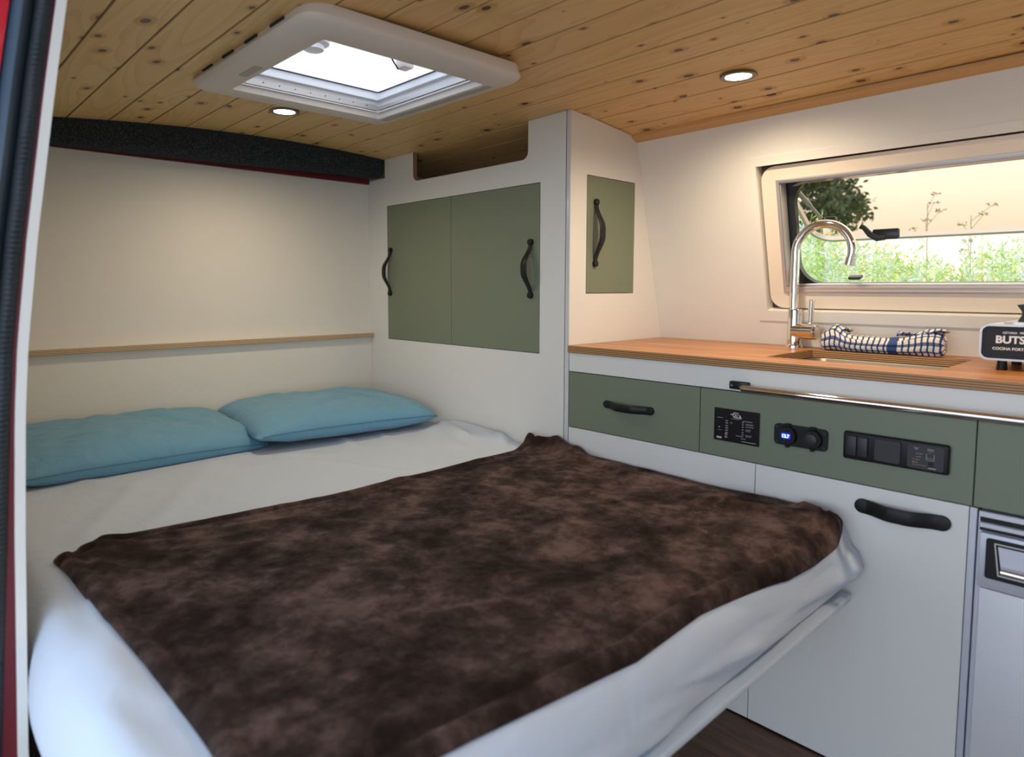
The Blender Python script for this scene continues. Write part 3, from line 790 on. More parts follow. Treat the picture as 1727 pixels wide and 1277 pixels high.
# ------------------------------------------------------------------ fridge
fg = thing('fridge', 'silver built-in fridge with a black handle recess under the green drawer band', 'fridge', (1.1, .2, .0))
bm = NB(); box(bm, .8880, kx1-.02, .000, .40, .004, .5535, .001, 1); obj('body', bm, M['silver'], fg)
bm = NB(); box(bm, .8905, kx1-.03, -.0006, .002, .5365, .5445); obj('vent_slot', bm, M['dark'], fg)
bm = NB(); box(bm, .8905, kx1-.03, -.006, .0, .5280, .5362, .0012, 1); obj('vent_louvre', bm, M['silver'], fg)
bm = NB(); box(bm, .8905, kx1-.03, -.0008, .001, .5220, .5278); obj('vent_slot', bm, M['dark'], fg)
bm = NB(); box(bm, .8930, kx1-.03, -.012, -.0002, .4300, .5215, .002, 2); obj('door_header', bm, M['silver'], fg, True)
bm = NB(); prism(bm, rrect(.9025,1.16,.4480,.5150,.004,4), 'y', -.0138, -.0118); hp = obj('handle_plate', bm, M['black'], fg, True, 30)
hx = [(.9135,.5090),(1.149,.5090),(1.138,.4560),(.9200,.4560)]
bm = NB()
def ins(pts, d):
    cx = sum(p[0] for p in pts)/4; cz = sum(p[1] for p in pts)/4
    return [(p[0]+(d if p[0] < cx else -d), p[1]+(d if p[1] < cz else -d)) for p in pts]
ring(bm, hx, ins(hx,.0016), 'y', -.0155, -.0136); obj('handle_outline', bm, M['alu'], hp)
bm = NB(); prism(bm, ins(hx,.0050), 'y', -.0150, -.0136); obj('handle_recess', bm, M['silver'], hp)
bm = NB(); cyl(bm, (.9250,-.020,.4660), (1.133,-.020,.4660), .0062, 20); obj('handle', bm, M['chrome'], hp, True)
bm = NB(); box(bm, .8960, kx1-.03, -.010, -.0002, .012, .4285, .002, 2); obj('door', bm, M['silverdoor'], fg, True)
settle(fg)

# ------------------------------------------------------------------ window
wd = struct(empty('window_1', (.78, .42, 1.04)))
wz = lambda z: S_(z)
bm = NB(); ring(bm, [(.314,wz(.835)),(1.258,wz(.835)),(1.258,wz(1.243)),(.314,wz(1.243))], [(.3365,wz(.8615)),(1.2355,wz(.8615)),(1.2355,wz(1.2225)),(.3365,wz(1.2225))], 'y', -.0025, -.0001, WT); o = obj('window_trim', bm, M['wallwhite'], wd)
bm = NB(); ring(bm, rrect(.342,1.230,wz(.866),wz(1.217),.034,8), rrect(.378,1.194,wz(.905),wz(1.184),.0025,8), 'y', .012, .030, WT); o = obj('window_frame', bm, M['cream'], wd, True, 30); o['label'] = 'cream plastic inner window frame'
bm = NB(); ring(bm, rrect(.3365,1.2355,wz(.8615),wz(1.2225),.0008,8), rrect(.376,1.196,wz(.903),wz(1.186),.002,8), 'y', .0302, .0345, WT); obj('backing', bm, M['gapwood'], wd)
bm = NB(); ring(bm, rrect(.3782,1.1938,wz(.9052),wz(1.1838),.002,8), rrect(.3860,1.186,wz(.9200),wz(1.1770),.002,8), 'y', .010, .050, WT); o = obj('window_track', bm, M['alu'], wd); o['label'] = 'aluminium blind track'
bm = NB()
for zz, n0 in ((.9085,.007),(.9150,.012),(.9215,.020)): box(bm, .386, 1.186, n0, n0+.010, wz(zz), wz(zz)+.0028, T=WT)
for zz, n0 in ((1.1800,.008),(1.1740,.016)): box(bm, .386, 1.186, n0, n0+.010, wz(zz), wz(zz)+.0024, T=WT)
box(bm, .3865, .3895, .012, .040, wz(.925), wz(1.172), T=WT)
o = obj('track_rib', bm, M['alu'], wd)
bm = NB(); ring(bm, rrect(.37,1.20,wz(.90),wz(1.19),.004,10), rrect(.404,1.168,wz(.918),wz(1.176),.060,10), 'y', .0505, .068, WT); o = obj('outer_frame', bm, M['navytrim'], wd, True, 40); o['label'] = 'black rounded outer window frame'
# top-hung acrylic pane, standing open
ph = Vector((0, .372, 1.186)); pb = Vector((0, .580, 1.050))
pu = (pb-ph).normalized(); pn = Vector((0, -pu.z, pu.y)).normalized(); PL = (pb-ph).length
PT = Matrix(((1,0,0,0),(0,pn.y,pu.y,ph.y),(0,pn.z,pu.z,ph.z),(0,0,0,1)))
px0, px1 = .382, 1.192
bm = NB(); prism(bm, rrect(px0,px1,0,PL,.055,10), 'y', -.004, .004, T=PT)
pane = obj('window_pane', bm, M['acrylic'], wd, True, 30); pane['label'] = 'tinted acrylic pane, hinged open at the top'
bm = NB(); ring(bm, rrect(px0-.001,px1+.001,-.001,PL+.001,.056,10), rrect(px0+.007,px1-.007,.007,PL-.007,.048,10), 'y', -.0065, .0065, PT); obj('pane_edge', bm, mat('acrylic_edge', (.60,.56,.53), .08, .9), pane, True, 30)
# stay arm
a0 = Vector((.402, .394, 1.170)); a1 = Vector((.4335, .505, 1.093))
bm = NB(); tube(bm, [a0, a0.lerp(a1,.5), a0.lerp(a1,.5001), a1], [.0060,.0060,.0042,.0042], 16); obj('stay_arm', bm, M['wire'], wd, True, 30)
bm = NB(); tube(bm, [a0 + (a0-a1).normalized()*.012, a0 + (a1-a0).normalized()*.012], .0085, 16); obj('stay_joint', bm, M['navytrim'], wd, True, 30)
bm = NB(); tube(bm, [a1 - (a1-a0).normalized()*.012, a1+Vector((.006,.010,-.004))], [.0062,.0085], 16); box(bm, a1.x-.002, a1.x+.026, a1.y+.0, a1.y+.022, a1.z-.010, a1.z+.012, .004, 2); obj('stay_clamp', bm, M['navytrim'], wd, True, 30)
# latch at the bottom edge of the pane
lt = Vector((.535, .545, 1.060))
bm = NB(); box(bm, lt.x, lt.x+.060, lt.y, lt.y+.014, lt.z-.017, lt.z+.009, .004, 2)
tube(bm, [lt+Vector((.030,.004,-.012)), lt+Vector((.012,.002,-.014)), lt+Vector((-.004,.0,-.004)), lt+Vector((-.018,-.002,.014)), lt+Vector((-.026,-.002,.018))], [.007,.008,.0075,.006,.007], 14)
obj('window_latch', bm, M['navytrim'], wd, True, 40)
bm = NB(); box(bm, .520, .548, .048, .070, wz(.928), wz(.936), .002, 1, T=WT); obj('latch_keeper', bm, M['navytrim'], wd, True)
settle(wd)

# ------------------------------------------------------------------ roof hatch
rh = thing('roof_hatch', 'square roof hatch with a rounded off-white frame and milky dome in the pine ceiling', 'skylight', (-.13, -.55, 1.345))
bm = NB()
OX0, OX1, OY0, OY1 = -.387, .150, -.806, -.312
lv = [(1.3735, .004, .040), (1.3540, .0, .040), (1.3500, .002, .038), (1.3440, .010, .034)]
inn = [(1.3435, -.0035, .010), (1.3445, 0, .008), (1.352, .0, .008), (1.3735, .0, .008)]
def rr(ins_, r): return rrect(OX0+ins_, OX1-ins_, OY0+ins_, OY1-ins_, r, 8)
rings_ = [[bm.verts.new((u, v, min(z, ceil(u,v)-.0005) if k == 0 else z)) for u, v in rr(i_, r)] for k, (z, i_, r) in enumerate(lv)]
rings_ += [[bm.verts.new((u, v, z)) for u, v in rrect(SX0+i_, SX1-i_, SY0+i_, SY1-i_, r, 8)] for z, i_, r in inn]
n = len(rings_[0])
for A, B in zip(rings_, rings_[1:]):
    for k in range(n): bm.faces.new((A[k], A[(k+1) % n], B[(k+1) % n], B[k]))
for k in range(n): bm.faces.new((rings_[-1][k], rings_[-1][(k+1) % n], rings_[0][(k+1) % n], rings_[0][k]))
obj('frame', bm, M['hatch'], rh, True, 40)
# slots along the rearmost side of the frame
for k in range(4):
    x_ = -.30 + .105*k; bm = NB(); box(bm, x_, x_+.050, OY0-.0002, OY0+.006, 1.3610, 1.3650); obj('vent_slot', bm, M['dark'], rh)
# shallow finger grips on the lower face
M['grip'] = mat('hatch_grip', (.40,.37,.34), .5)
bm = NB(); prism(bm, rrect(-.22,-.14,SY0-.030,SY0-.012,.006,4), 'z', 1.3428, 1.3436); o = obj('finger_grip', bm, M['grip'], rh)
bm = NB(); prism(bm, rrect(SX0-.002,SX1+.002,SY1+.006,SY1+.024,.004,4), 'z', 1.3428, 1.3436); o = obj('blind_housing', bm, M['grip'], rh)
# shaft
bm = NB(); sh = .0015
ring(bm, rrect(SX0-.008,SX1+.008,SY0-.008,SY1+.008,.006,4), rrect(SX0+.0005,SX1-.0005,SY0+.0005,SY1-.0005,.004,4), 'z', 1.3725, 1.412)
obj('shaft', bm, M['hatchlight'], rh, True, 30)
bm = NB()
ring(bm, rrect(SX0+.001,SX1-.001,SY0+.001,SY1-.001,.004,4), rrect(SX0+.012,SX1-.012,SY0+.012,SY1-.012,.003,4), 'z', 1.386, 1.3885)
ring(bm, rrect(SX0+.001,SX1-.001,SY0+.001,SY1-.001,.004,4), rrect(SX0+.006,SX1-.006,SY0+.006,SY1-.006,.003,4), 'z', 1.3585, 1.3605)
obj('shaft_ledge', bm, M['hatchlight'], rh, True, 30)
bm = NB(); box(bm, SX0+.0008, SX0+.006, SY0+.01, SY1-.01, 1.3625, 1.3755); box(bm, SX0+.01, SX1-.01, SY1-.006, SY1-.0008, 1.3640, 1.3720)
ra = obj('blind_rail', bm, M['alu'], rh)
for k in range(9):
    bm = NB(); cyl(bm, (SX0+.006, SY0+.03+k*.038, 1.371), (SX0+.0072, SY0+.03+k*.038, 1.371), .0013, 8); obj('rail_screw', bm, M['navytrim'], ra)
bm = NB(); ring(bm, rrect(SX0+.001,SX1-.001,SY0+.001,SY1-.001,.006,4), rrect(SX0+.0045,SX1-.0045,SY0+.0045,SY1-.0045,.005,4), 'z', 1.4075, 1.4092); obj('rubber_seal', bm, M['seal'], rh)
# dome: inner skin and outer skin
def dome(name, z0, z1, grow, r, m):
    b = NB(); prof = [(z0, 0), (lerp(z0,z1,.45), .006), (lerp(z0,z1,.8), .016), (lerp(z0,z1,.95), .032), (z1, .055)]
    rg = [[b.verts.new((u, v, z)) for u, v in rrect(SX0-grow+i, SX1+grow-i, SY0-grow+i, SY1+grow-i, r, 8)] for z, i in prof]
    for A, B in zip(rg, rg[1:]):
        for k in range(len(A)): b.faces.new((A[k], A[(k+1) % len(A)], B[(k+1) % len(A)], B[k]))
    b.faces.new(rg[-1]); return obj(name, b, m, rh, True, 50)
dome('dome', 1.410, 1.452, .004, .03, M['opal'])
bm = NB(); kx, ky = -.215, -.600
tube(bm, [(kx,ky,1.451),(kx,ky,1.443),(kx,ky,1.440)], [.036,.034,.028], 32); kn = obj('knob_base', bm, M['hatchlight'], rh, True, 40)
bm = NB(); tube(bm, [(kx,ky,1.441),(kx,ky,1.430),(kx,ky,1.428)], [.023,.022,.018], 28); obj('knob', bm, M['hatchlight'], kn, True, 40)
bm = NB(); box(bm, -.19, -.155, -.405, -.375, 1.425, 1.451, .005, 2); obj('latch', bm, M['hatch'], rh, True); bm = NB(); box(bm, -.13, -.10, -.420, -.395, 1.430, 1.451, .005, 2); obj('latch', bm, M['hatch'], rh, True)
bm = NB(); tube(bm, [(-.165,-.44,1.451),(-.17,-.425,1.436),(-.178,-.405,1.424)], .0018, 8); obj('latch_spring', bm, M['navytrim'], rh)
settle(rh)

# ------------------------------------------------------------------ downlights
M['rim'] = mat('dark_nickel', (.22,.22,.20), .3, .9)
def downlight(x, y, label, power, group='warm downlights in the pine ceiling'):
    z = ceil(x, y); d = thing('downlight', label, 'ceiling light', (x, y, z-.001), group)
    b = NB(); N = 40; ra = [(.0375,.000),(.0380,-.0018),(.0365,-.0032),(.0295,-.0034),(.0275,-.0020),(.0265,.004),(.0375,.0001)]
    rg = [[b.verts.new((r*math.cos(2*math.pi*k/N), r*math.sin(2*math.pi*k/N), h)) for k in range(N)] for r, h in ra]
    for A, B in zip(rg, rg[1:]):
        for k in range(N): b.faces.new((A[k], A[(k+1) % N], B[(k+1) % N], B[k]))
    obj('rim', b, M['rim'], d, True, 40)
    b = NB(); c = [b.verts.new((.0258*math.cos(2*math.pi*k/N), .0258*math.sin(2*math.pi*k/N), -.0016)) for k in range(N)]; b.faces.new(c[::-1])
    c2 = [b.verts.new((v.co.x, v.co.y, .0005)) for v in c]; b.faces.new(c2)
    for k in range(N): b.faces.new((c[k], c[(k+1) % N], c2[(k+1) % N], c2[k]))
    obj('lens', b, M['lamp'], d)
    L = bpy.data.lights.new('downlight_lamp', 'SPOT'); L.energy = power; L.color = (1., .805, .57); L.spot_size = R(165); L.spot_blend = .9; L.shadow_soft_size = .022
    lo = bpy.data.objects.new('lamp', L); C.objects.link(lo); lo.parent = d; lo.location = (0,0,-.010)
    return d
downlight(.415, .058, 'round lit downlight in the pine ceiling near the kitchen wall', 14)
downlight(-.526, -.517, 'round lit downlight in the pine ceiling beside the roof hatch', 8.5)
downlight(1.27, .060, 'round lit downlight further along the kitchen ceiling', 15)

# ------------------------------------------------------------------ bed
BZ = .480
bx1 = .701
def y_near(x): return lerp(-1.184, -1.201, sm((x-.02)/.14))
bb = thing('bed_base', 'pale board bed base spanning the van under the mattress', 'bed base', (-.12, -.58, 0))
bm = NB(); box(bm, XR+.012, .706, -1.180, -.016, .3390, .3520, .003, 2); o = obj('base_board', bm, mat('pale_blue_laminate', (.55,.64,.74), .4), bb, True)
for xx in (-.86, .30):
    bm = NB(); box(bm, xx, xx+.02, -1.12, -.05, 0.0, .3400); obj('support_panel', bm, M['white'], bb)
settle(bb)

FOLD = [(-.50,-.025,-.33,-.075,.020,.016), (-.46,-.006,-.22,-.022,.022,.016), (-.62,-.20,-.40,-.26,.004,.012), (-.58,-.33,-.48,-.36,.006,.012), (-.50,-.55,-.42,-.45,.004,.015),
        (-.15,-1.05,.3,-1.16,.004,.02), (.2,-1.12,.5,-1.19,.004,.018), (-.6,-1.0,-.4,-.9,.004,.02), (-.50,-.06,-.26,-.16,.010,.018), (-.48,-.10,-.34,-.24,.006,.016), (-.55,-.72,-.2,-.95,.005,.022), (-.5,-.9,-.18,-1.08,.006,.02), (-.38,-.5,-.16,-.42,.004,.014), (.05,-1.17,.36,-1.15,.006,.014), (.1,-1.13,.4,-1.13,.005,.012), (.3,-1.19,.6,-1.14,.006,.016)]
def bed_z(x, y):
    z = BZ + .003*noise.noise(Vector((x*4, y*4, 0))) + ridges(x, y, FOLD)
    z += .006*math.exp(-((y+.0)/.12)**2)
    e = max(0., x-(bx1-.045)); z -= .045 - math.sqrt(max(0, .045**2 - min(e,.045)**2))
    e = max(0., (y_near(x)+.04)-y); z -= .04 - math.sqrt(max(0, .04**2 - min(e,.04)**2))
    return z
bm = NB()
X0, X1, Y0, Y1, Zb, rc_ = XR+.012, bx1, -1.198, -.010, .3600, .042
nx, ny = 120, 90
def front_bulge(y, t):   # t 0 bottom .. 1 top of the side face
    b = .007*math.sin(math.pi*min(1,t*1.1)) + .004*noise.noise(Vector((y*5, t*1.5, 3))) + .005*math.sin((y*3.2 + t*1.1)*6)*math.sin(math.pi*t) + .009*max(0, noise.noise(Vector((y*9+t*2.2, t*2.5, 8))))*math.sin(math.pi*min(1,t*1.05)) + .003*noise.noise(Vector((y*28+t*7, t*3, 1)))*math.sin(math.pi*t)
    b += .022*math.exp(-((y+.035)/.05)**2)*math.exp(-((t-.72)/.3)**2)
    return b
rows = []
for j in range(ny+1):
    y = lerp(Y0, Y1, j/ny); row = []
    for i in range(nx+1):
        x = lerp(X0, X1-.0, i/nx); y = lerp(y_near(x), Y1, j/ny); row.append(bm.verts.new((x, y, bed_z(x, y))))
    # carry over the front edge and down the side
    zt = row[-1].co.z
    for q in range(1, 15):
        t = 1 - q/14; z = lerp(Zb, zt, t)
        row.append(bm.verts.new((X1 + front_bulge(y, t) * (1 if q < 14 else .2) - .010*(1-t)**3, y, z)))
    rows.append(row)
for A, B in zip(rows, rows[1:]):
    for k in range(len(A)-1): bm.faces.new((A[k], A[k+1], B[k+1], B[k]))
# the other sides
def skirt(vs, dy, dx, Zb=Zb):
    prev = vs
    for q in range(1, 7):
        t = 1-q/6; cur = [bm.verts.new((v.co.x + dx*math.sin(math.pi*(1-t))*.8, v.co.y + dy*math.sin(math.pi*(1-t)), lerp(Zb, v.co.z, t) if v.co.z > Zb else Zb)) for v in vs]
        for k in range(len(vs)-1): bm.faces.new((prev[k], cur[k], cur[k+1], prev[k+1]))
        prev = cur
    return prev
skirt(rows[0], -.008, 0, .337)
bm.faces.new(rows[-1] + [bm.verts.new((X0, Y1, Zb))])
skirt([r[0] for r in rows], 0, 0)
a_ = [bm.verts.new(p) for p in ((X0,-1.18,Zb),(X1-.01,-1.18,Zb),(X1-.01,Y1,Zb),(X0,Y1,Zb))]; bm.faces.new(a_)
bmesh.ops.remove_doubles(bm, verts=bm.verts[:], dist=1e-5)
mt = tag(obj('mattress', bm, M['sheet'], None, True, 70), 'mattress in a pale blue-grey fitted sheet filling the rear of the van', 'mattress')

# pillows
def pillow(cx, cy, a, b, T, rot, zc, tilt, seedv, label, drop=.0):
    t = thing('pillow', label, 'pillow', (cx, cy, BZ), 'blue pillows against the rear wall')
    bm = NB(); n = 46; G = {}
    ca, sa = math.cos(rot), math.sin(rot)
    def pos(u, v, side):
        k = 1 - .05*(1-abs(v)**2)*abs(u)**6; kv = 1 - .04*(1-abs(u)**2)*abs(v)**6
        # round the corners a little
        rr_ = (abs(u)**14 + abs(v)**14)**(1/14.) or 1; mx = max(abs(u), abs(v)) or 1; s = mx/rr_
        x = a*u*k*s; y = b*v*kv*s
        h = max(0, (1-abs(u)**3.2))**.52*max(0, (1-abs(v)**3.6))**.48
        w = .006*noise.noise(Vector((u*2.2+seedv, v*3.3, side))) + .004*math.sin((v*5+u*3)+seedv)*(1-abs(u))
        crease = .004*noise.noise(Vector((u*7+seedv, v*5-u*6, 2))) - .005*math.exp(-((v - .62 - .3*u)/.05)**2)*h - .005*math.exp(-((u*.8 - .3 + .5*v)/.06)**2)*h - .009*math.exp(-((v*1.1 - .25 - .35*u - .1*math.sin(4*u))/.07)**2)*h + -.006*math.exp(-((v + .45 + .25*u)/.06)**2)*h
        z = (T*(.62 if side > 0 else -.38)*h) + (w+crease)*h*(1 if side > 0 else .3)
        z += zc + tilt*(-u) + drop*v
        X = cx + ca*x - sa*y; Y = cy + sa*x + ca*y
        base = bed_z(X, Y) + .0015
        return Vector((max(X, XR+.012), min(Y, -.004), max(z, base)))
    for side in (1, -1):
        for i in range(n+1):
            for j in range(n+1):
                u = -1 + 2*i/n; v = -1 + 2*j/n
                u = math.copysign(abs(u)**.8, u); v = math.copysign(abs(v)**.8, v)
                G[side,i,j] = bm.verts.new(pos(u, v, side))
        for i in range(n):
            for j in range(n):
                f = (G[side,i,j], G[side,i+1,j], G[side,i+1,j+1], G[side,i,j+1]); bm.faces.new(f if side > 0 else f[::-1])
    bmesh.ops.remove_doubles(bm, verts=bm.verts[:], dist=2e-5)
    obj('pillowcase', bm, M['pillow'], t, True, 80)
    # stitched seam along the front edge
    pts = []
    for q in range(61):
        v = -1 + 2*q/60; vv = math.copysign(abs(v)**.8, v); p = pos(.992, vv*.985, 1); p.x += .0015; pts.append(p)
    b = NB(); tube(b, pts, .0013, 6); obj('seam', b, M['seam'], t, True)
    settle(t); return t
pillow(-.760, -.848, .176, .306, .104, R(3), .513, .018, 1.3, 'flat blue pillow nearer the door, left of the two', -.007)
pillow(-.718, -.302, .212, .290, .102, R(-5), .527, .006, 8.1, 'blue pillow in the corner by the tall cabinet, overlapping the other', -.003)

# blanket
XL = [(-1.14,-.100),(-1.065,-.140),(-.925,-.130),(-.80,-.113),(-.645,-.090),(-.43,-.095),(-.235,-.104),(-.11,-.100),(-.03,-.128),(0,-.140)]
XRR = [(-1.14,.655),(-.955,.665),(-.86,.672),(-.77,.678),(-.69,.684),(-.53,.680),(-.35,.692),(-.20,.704),(-.09,.702),(-.03,.690),(0,.680)]
BF = [(-.13,-.012,.05,-.018,.030,.020), (-.12,-.03,-.02,-.14,.010,.018), (-.02,-.018,.10,-.06,.018,.022), (.05,-.03,.18,-.22,.007,.02), (.12,-.05,.50,-.10,.007,.02), (.20,-.22,.55,-.30,.005,.018),
      (-.10,-1.13,.05,-.98,.010,.010), (-.12,-1.10,.02,-.88,.009,.010), (-.13,-1.06,.00,-.76,.008,.011), (-.05,-1.12,.16,-1.0,.008,.010), (.02,-1.12,.25,-1.02,.006,.011),
      (.05,-.75,.25,-.55,.006,.02), (.2,-.9,.45,-.62,.006,.02), (.4,-.95,.62,-.45,.005,.016), (.35,-.45,.66,-.15,.006,.018), (.1,-.42,.5,-.38,.004,.02), (.45,-.12,.69,-.05,.010,.02), (.56,-.22,.70,-.10,.007,.014),
      (.62,-.03,.70,-.06,.014,.016), (-.1,-.5,.2,-.3,.004,.02), (.0,-.25,.3,-.12,.005,.018)]
bm = NB(); nu, nv = 150, 170; top, bot = {}, {}
for i in range(nu+1):
    for j in range(nv+1):
        u, v = i/nu, j/nv; y = lerp(-1.140, -.006, v)
        x = lerp(interp(y, XL), interp(y, XRR), u); y = lerp(interp(x, [(-.1,-1.136),(.1,-1.128),(.3,-1.120),(.5,-1.114)]), -.006, v)
        y += (.003*noise.noise(Vector((u*6, 0, 5))) + .002*math.sin(u*13))*(1-v)
        base = bed_z(min(x, bx1-.004), y)
        d = min(u*.82, (1-u)*.82, v*1.13, (1-v)*1.13)
        th = .003 + .007*min(1, d/.008)**.5
        f = ridges(x, y, BF)*(.6+.6*noise.noise(Vector((x*9, y*9, 1)))) + .0025*noise.noise(Vector((x*6, y*6, 2))) + .0010*noise.noise(Vector((x*26, y*26, 4)))
        f = max(f, -.003)
        f *= sm(u*.82/.03) if y < -.9 else 1
        # stitched hem line
        for e_, dist in ((u, u*.82), (1-u, (1-u)*.82), (v, v*1.13)):
            th -= .0055*math.exp(-((dist-.030)/.0050)**2) - .0015*math.exp(-((dist-.014)/.010)**2)
        top[i,j] = bm.verts.new((x, y, base + .002 + th + f)); bot[i,j] = bm.verts.new((x, y, base + .0012 + max(0,f)*.0))
for i in range(nu):
    for j in range(nv):
        bm.faces.new((top[i,j], top[i+1,j], top[i+1,j+1], top[i,j+1])); bm.faces.new((bot[i,j], bot[i,j+1], bot[i+1,j+1], bot[i+1,j]))
for j in range(nv):
    bm.faces.new((top[0,j], top[0,j+1], bot[0,j+1], bot[0,j])); bm.faces.new((top[nu,j], bot[nu,j], bot[nu,j+1], top[nu,j+1]))
for i in range(nu):
    bm.faces.new((top[i,0], bot[i,0], bot[i+1,0], top[i+1,0])); bm.faces.new((top[i,nv], top[i+1,nv], bot[i+1,nv], bot[i,nv]))
bk = tag(obj('blanket', bm, M['fleece'], None, True, 80), 'dark brown plush fleece blanket spread over the middle of the bed', 'blanket')

# ------------------------------------------------------------------ outside
bm = NB(); g_ = 40; G = {}
for i in range(g_+1):
    for j in range(g_+1):
        x = lerp(-14, 14, i/g_); y = lerp(.9, 30, (j/g_)**1.8); G[i,j] = bm.verts.new((x, y, -.35 + .12*noise.noise(Vector((x*.4, y*.4, 0)))))
for i in range(g_):
    for j in range(g_): bm.faces.new((G[i,j], G[i+1,j], G[i+1,j+1], G[i,j+1]))
struct(obj('ground', bm, M['soil']))
bm = NB(); box(bm, -14, 14, -25, .899, -.45, -.36); struct(obj('ground_paving', bm, fine(mat('pale_gravel', (.42,.41,.39), .9), 60)))
rnd = random.Random(3)
def leaf(bm, p, d, L, w, mi, rnd=rnd):
    d = d.normalized(); s = d.cross(Vector((rnd.uniform(-1,1), rnd.uniform(-1,1), rnd.uniform(-1,1)))).normalized()
    a = bm.verts.new(p); b = bm.verts.new(p + d*L*.5 + s*w); c = bm.verts.new(p + d*L); e = bm.verts.new(p + d*L*.5 - s*w)
    bm.faces.new((a, b, c, e)).material_index = mi
def blade(bm, p, q, w, mi):
    d = q-p; s = d.cross(Vector((rnd.uniform(-1,1), rnd.uniform(-1,1), .2))).normalized()*w
    f = bm.faces.new([bm.verts.new(v) for v in (p-s, p+s, q+s*.3, q-s*.3)]); f.material_index = mi
bm = NB()
def wt_h(ang):   # height of the growth against bearing seen from the window
    return interp(ang, [(-40,1.25),(-27,1.26),(-22,1.27),(-19,1.17),(-17,1.14),(-15,1.06),(-13,1.02),(-11.5,1.05),(-10,1.16),(-8,1.14),(0,1.2),(40,1.2)])
for k in range(1900):
    y = rnd.uniform(1.75, 3.6); x = rnd.uniform(-3.0, 2.4)
    ang = math.degrees(math.atan2(x-1.127, y+1.33)); hz = wt_h(ang); dist = math.hypot(x-1.127, y+1.33)
    top_z = .92 + (hz-.92)*dist/3.9 * rnd.uniform(.45, 1.08)
    if rnd.random() < .06: top_z += .06
    p0 = Vector((x, y, -.35)); p1 = Vector((x + rnd.uniform(-.12,.12), y + rnd.uniform(-.1,.1), top_z)); z0 = .55
    pale = rnd.random() < .28; mi = 1 if pale else 0
    blade(bm, p0, p1, .0035, mi)
    nl = 40
    for q in range(nl):
        t = lerp((z0+.35)/(top_z+.35), 1, rnd.random()); p = p0.lerp(p1, min(t,1))
        leaf(bm, p, Vector((rnd.uniform(-1,1), rnd.uniform(-1,1), rnd.uniform(-.1,1.2))), rnd.uniform(.018,.055), rnd.uniform(.0015,.0042), mi)
    if rnd.random() < .5:
        for q in range(9):
            p = p0.lerp(p1, rnd.uniform(.88,1.0)) + Vector((rnd.uniform(-.05,.05), rnd.uniform(-.05,.05), rnd.uniform(-.03,.03)))
            leaf(bm, p, Vector((rnd.uniform(-1,1), rnd.uniform(-1,1), rnd.uniform(-.4,.6))), .014, .006, 2)
tag(obj('weeds', bm, [M['leaf'], M['leafpale'], M['flower']]), 'tall green weeds with yellow flowers growing outside the kitchen window', 'weeds', kind='stuff')
def tree(x, y, zc, rad, label):
    t = thing('tree', label, 'tree', (x, y, -.35))
    b = NB(); tube(b, [(x,y,-.35),(x+.05,y,.6),(x-.05,y,zc-rad*.3),(x,y,zc+rad*.5)], [.07,.05,.035,.01], 10)
    for q in range(9):
        a = rnd.uniform(0,6.28); s = Vector((x-.03,y,lerp(.9,zc,rnd.random()))); tube(b, [s, s+Vector((math.cos(a),math.sin(a),.8))*rad*.7], [.015,.005], 6)
    obj('trunk', b, M['bark'], t)
    b = NB()
    cl = [Vector((x,y,zc)) + Vector((rnd.uniform(-1,1), rnd.uniform(-1,1), rnd.uniform(-.9,.9)))*rad*.85 for _ in range(34)]
    for c in cl:
        for q in range(75):
            p = c + Vector((rnd.gauss(0,1), rnd.gauss(0,1), rnd.gauss(0,1)))*rad*.15
            leaf(b, p, Vector((rnd.uniform(-1,1), rnd.uniform(-1,1), rnd.uniform(-1,1))), .06, .016, 0)
    obj('foliage', b, M['treeleaf'], t); settle(t)
tree(-1.36, 5.2, 1.74, .34, 'dark leafy tree behind the weeds, right side of its crown clear')
tree(-1.85, 4.15, 1.35, .36, 'smaller leafy tree at the left edge of the window view')
def umbel(x, y, h, label):
    t = thing('umbel_plant', label, 'wild plant', (x, y, -.35), 'dried umbel plants standing above the weeds')
    b = NB(); tube(b, [(x,y,-.35),(x+.02,y,h*.6),(x,y,h)], [.005,.004,.002], 6)
    for q in range(6):
        z = lerp(h-.30, h, q/5); a = rnd.uniform(0,6.28); L = rnd.uniform(.05,.12); e = Vector((x+math.cos(a)*L, y+math.sin(a)*L*.5, z+.06)); tube(b, [(x,y,z-.04), e], [.002,.0015], 5)
        for m_ in range(16):
            p = e + Vector((rnd.uniform(-.03,.03), rnd.uniform(-.03,.03), rnd.uniform(-.008,.012))); leaf(b, p, Vector((rnd.uniform(-1,1),rnd.uniform(-1,1),.2)), .02, .006, 0)
    obj('stem', b, M['drystem'], t); settle(t)
umbel(-.27, 4.2, 1.52, 'dried umbel plant above the weeds beside the faucet')
umbel(-.02, 4.25, 1.42, 'dried umbel plant above the weeds beside the pane latch')
umbel(.42, 4.3, 1.52, 'dried umbel plant rising alone at the right of the window view')

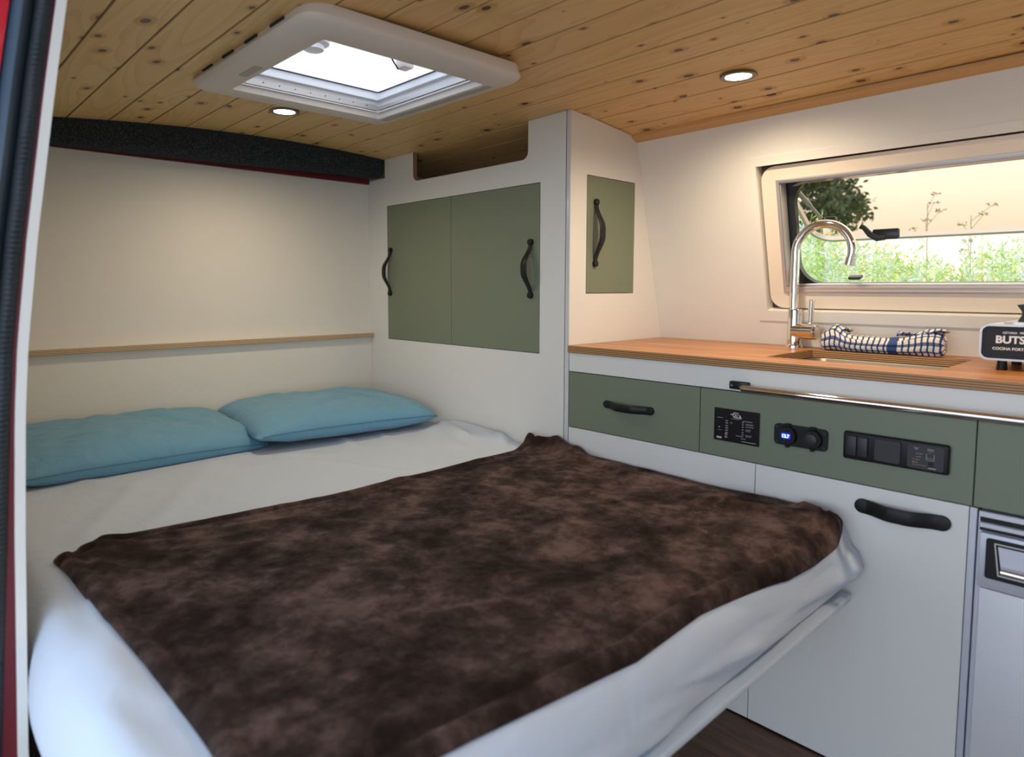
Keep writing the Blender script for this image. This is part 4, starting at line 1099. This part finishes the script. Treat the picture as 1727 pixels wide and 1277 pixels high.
# ------------------------------------------------------------------ world
w = bpy.data.worlds.new('sky'); bpy.context.scene.world = w; w.use_nodes = True; t = w.node_tree
bg = t.nodes['Background']; tc_ = t.nodes.new('ShaderNodeTexCoord'); sp2 = t.nodes.new('ShaderNodeSeparateXYZ'); t.links.new(tc_.outputs['Generated'], sp2.inputs[0])
def mth(op, a, b=None):
    n_ = t.nodes.new('ShaderNodeMath'); n_.operation = op
    for i, v in enumerate((a, b)):
        if v is None: continue
        if isinstance(v, (int, float)): n_.inputs[i].default_value = v
        else: t.links.new(v, n_.inputs[i])
    return n_.outputs[0]
mr = t.nodes.new('ShaderNodeMapRange'); mr.inputs[1].default_value = -.5; mr.inputs[2].default_value = .5; t.links.new(sp2.outputs[1], mr.inputs[0])
el = t.nodes.new('ShaderNodeMapRange'); el.inputs[1].default_value = .07; el.inputs[2].default_value = .17; t.links.new(sp2.outputs[2], el.inputs[0])
warm = t.nodes.new('ShaderNodeMix'); warm.data_type = 'RGBA'; warm.inputs[6].default_value = (1.08,1.0,.88,1); warm.inputs[7].default_value = (1.5,1.46,1.38,1); t.links.new(el.outputs[0], warm.inputs[0])
cool = t.nodes.new('ShaderNodeMix'); cool.data_type = 'RGBA'; cool.inputs[6].default_value = (2.9,3.3,3.9,1); cool.inputs[7].default_value = (.50,.74,1.10,1)
el3 = t.nodes.new('ShaderNodeMapRange'); el3.inputs[1].default_value = .05; el3.inputs[2].default_value = .38; t.links.new(sp2.outputs[2], el3.inputs[0]); t.links.new(el3.outputs[0], cool.inputs[0])
mx = t.nodes.new('ShaderNodeMix'); mx.data_type = 'RGBA'; t.links.new(cool.outputs[2], mx.inputs[6]); t.links.new(mr.outputs[0], mx.inputs[0]); t.links.new(warm.outputs[2], mx.inputs[7])
el2 = t.nodes.new('ShaderNodeMapRange'); el2.inputs[1].default_value = .5; el2.inputs[2].default_value = .9; t.links.new(sp2.outputs[2], el2.inputs[0])
mz = t.nodes.new('ShaderNodeMix'); mz.data_type = 'RGBA'; mz.inputs[7].default_value = (1.8,1.92,2.1,1); t.links.new(el2.outputs[0], mz.inputs[0]); t.links.new(mx.outputs[2], mz.inputs[6])
t.links.new(mz.outputs[2], bg.inputs[0]); bg.inputs[1].default_value = 1.0

# ------------------------------------------------------------------ camera
cam = bpy.data.cameras.new('camera'); co = bpy.data.objects.new('camera', cam); C.objects.link(co)
yaw, pitch, roll = .82330, .0778957, .0011357
fw = Vector((-math.sin(yaw), math.cos(yaw), 0)); rt = Vector((math.cos(yaw), math.sin(yaw), 0)); up = Vector((0,0,1))
f2 = fw*math.cos(pitch) - up*math.sin(pitch); u2 = up*math.cos(pitch) + fw*math.sin(pitch)
r3 = rt*math.cos(roll) + u2*math.sin(roll); u3 = u2*math.cos(roll) - rt*math.sin(roll)
co.matrix_world = Matrix(((r3.x,u3.x,-f2.x,1.1275),(r3.y,u3.y,-f2.y,-1.32865),(r3.z,u3.z,-f2.z,.92),(0,0,0,1)))
cam.sensor_width = 36; cam.lens = 1124.97/1727*36; cam.shift_x = 39.063/1727; cam.shift_y = -65.127/1727
cam.clip_start = .02; cam.dof.use_dof = True; cam.dof.focus_distance = 1.75; cam.dof.aperture_fstop = 3.5
sc = bpy.context.scene; sc.camera = co
sc.view_settings.view_transform = 'Standard'; sc.view_settings.look = 'None'; sc.view_settings.exposure = .27; sc.view_settings.gamma = 1; sc.view_settings.use_curve_mapping = False
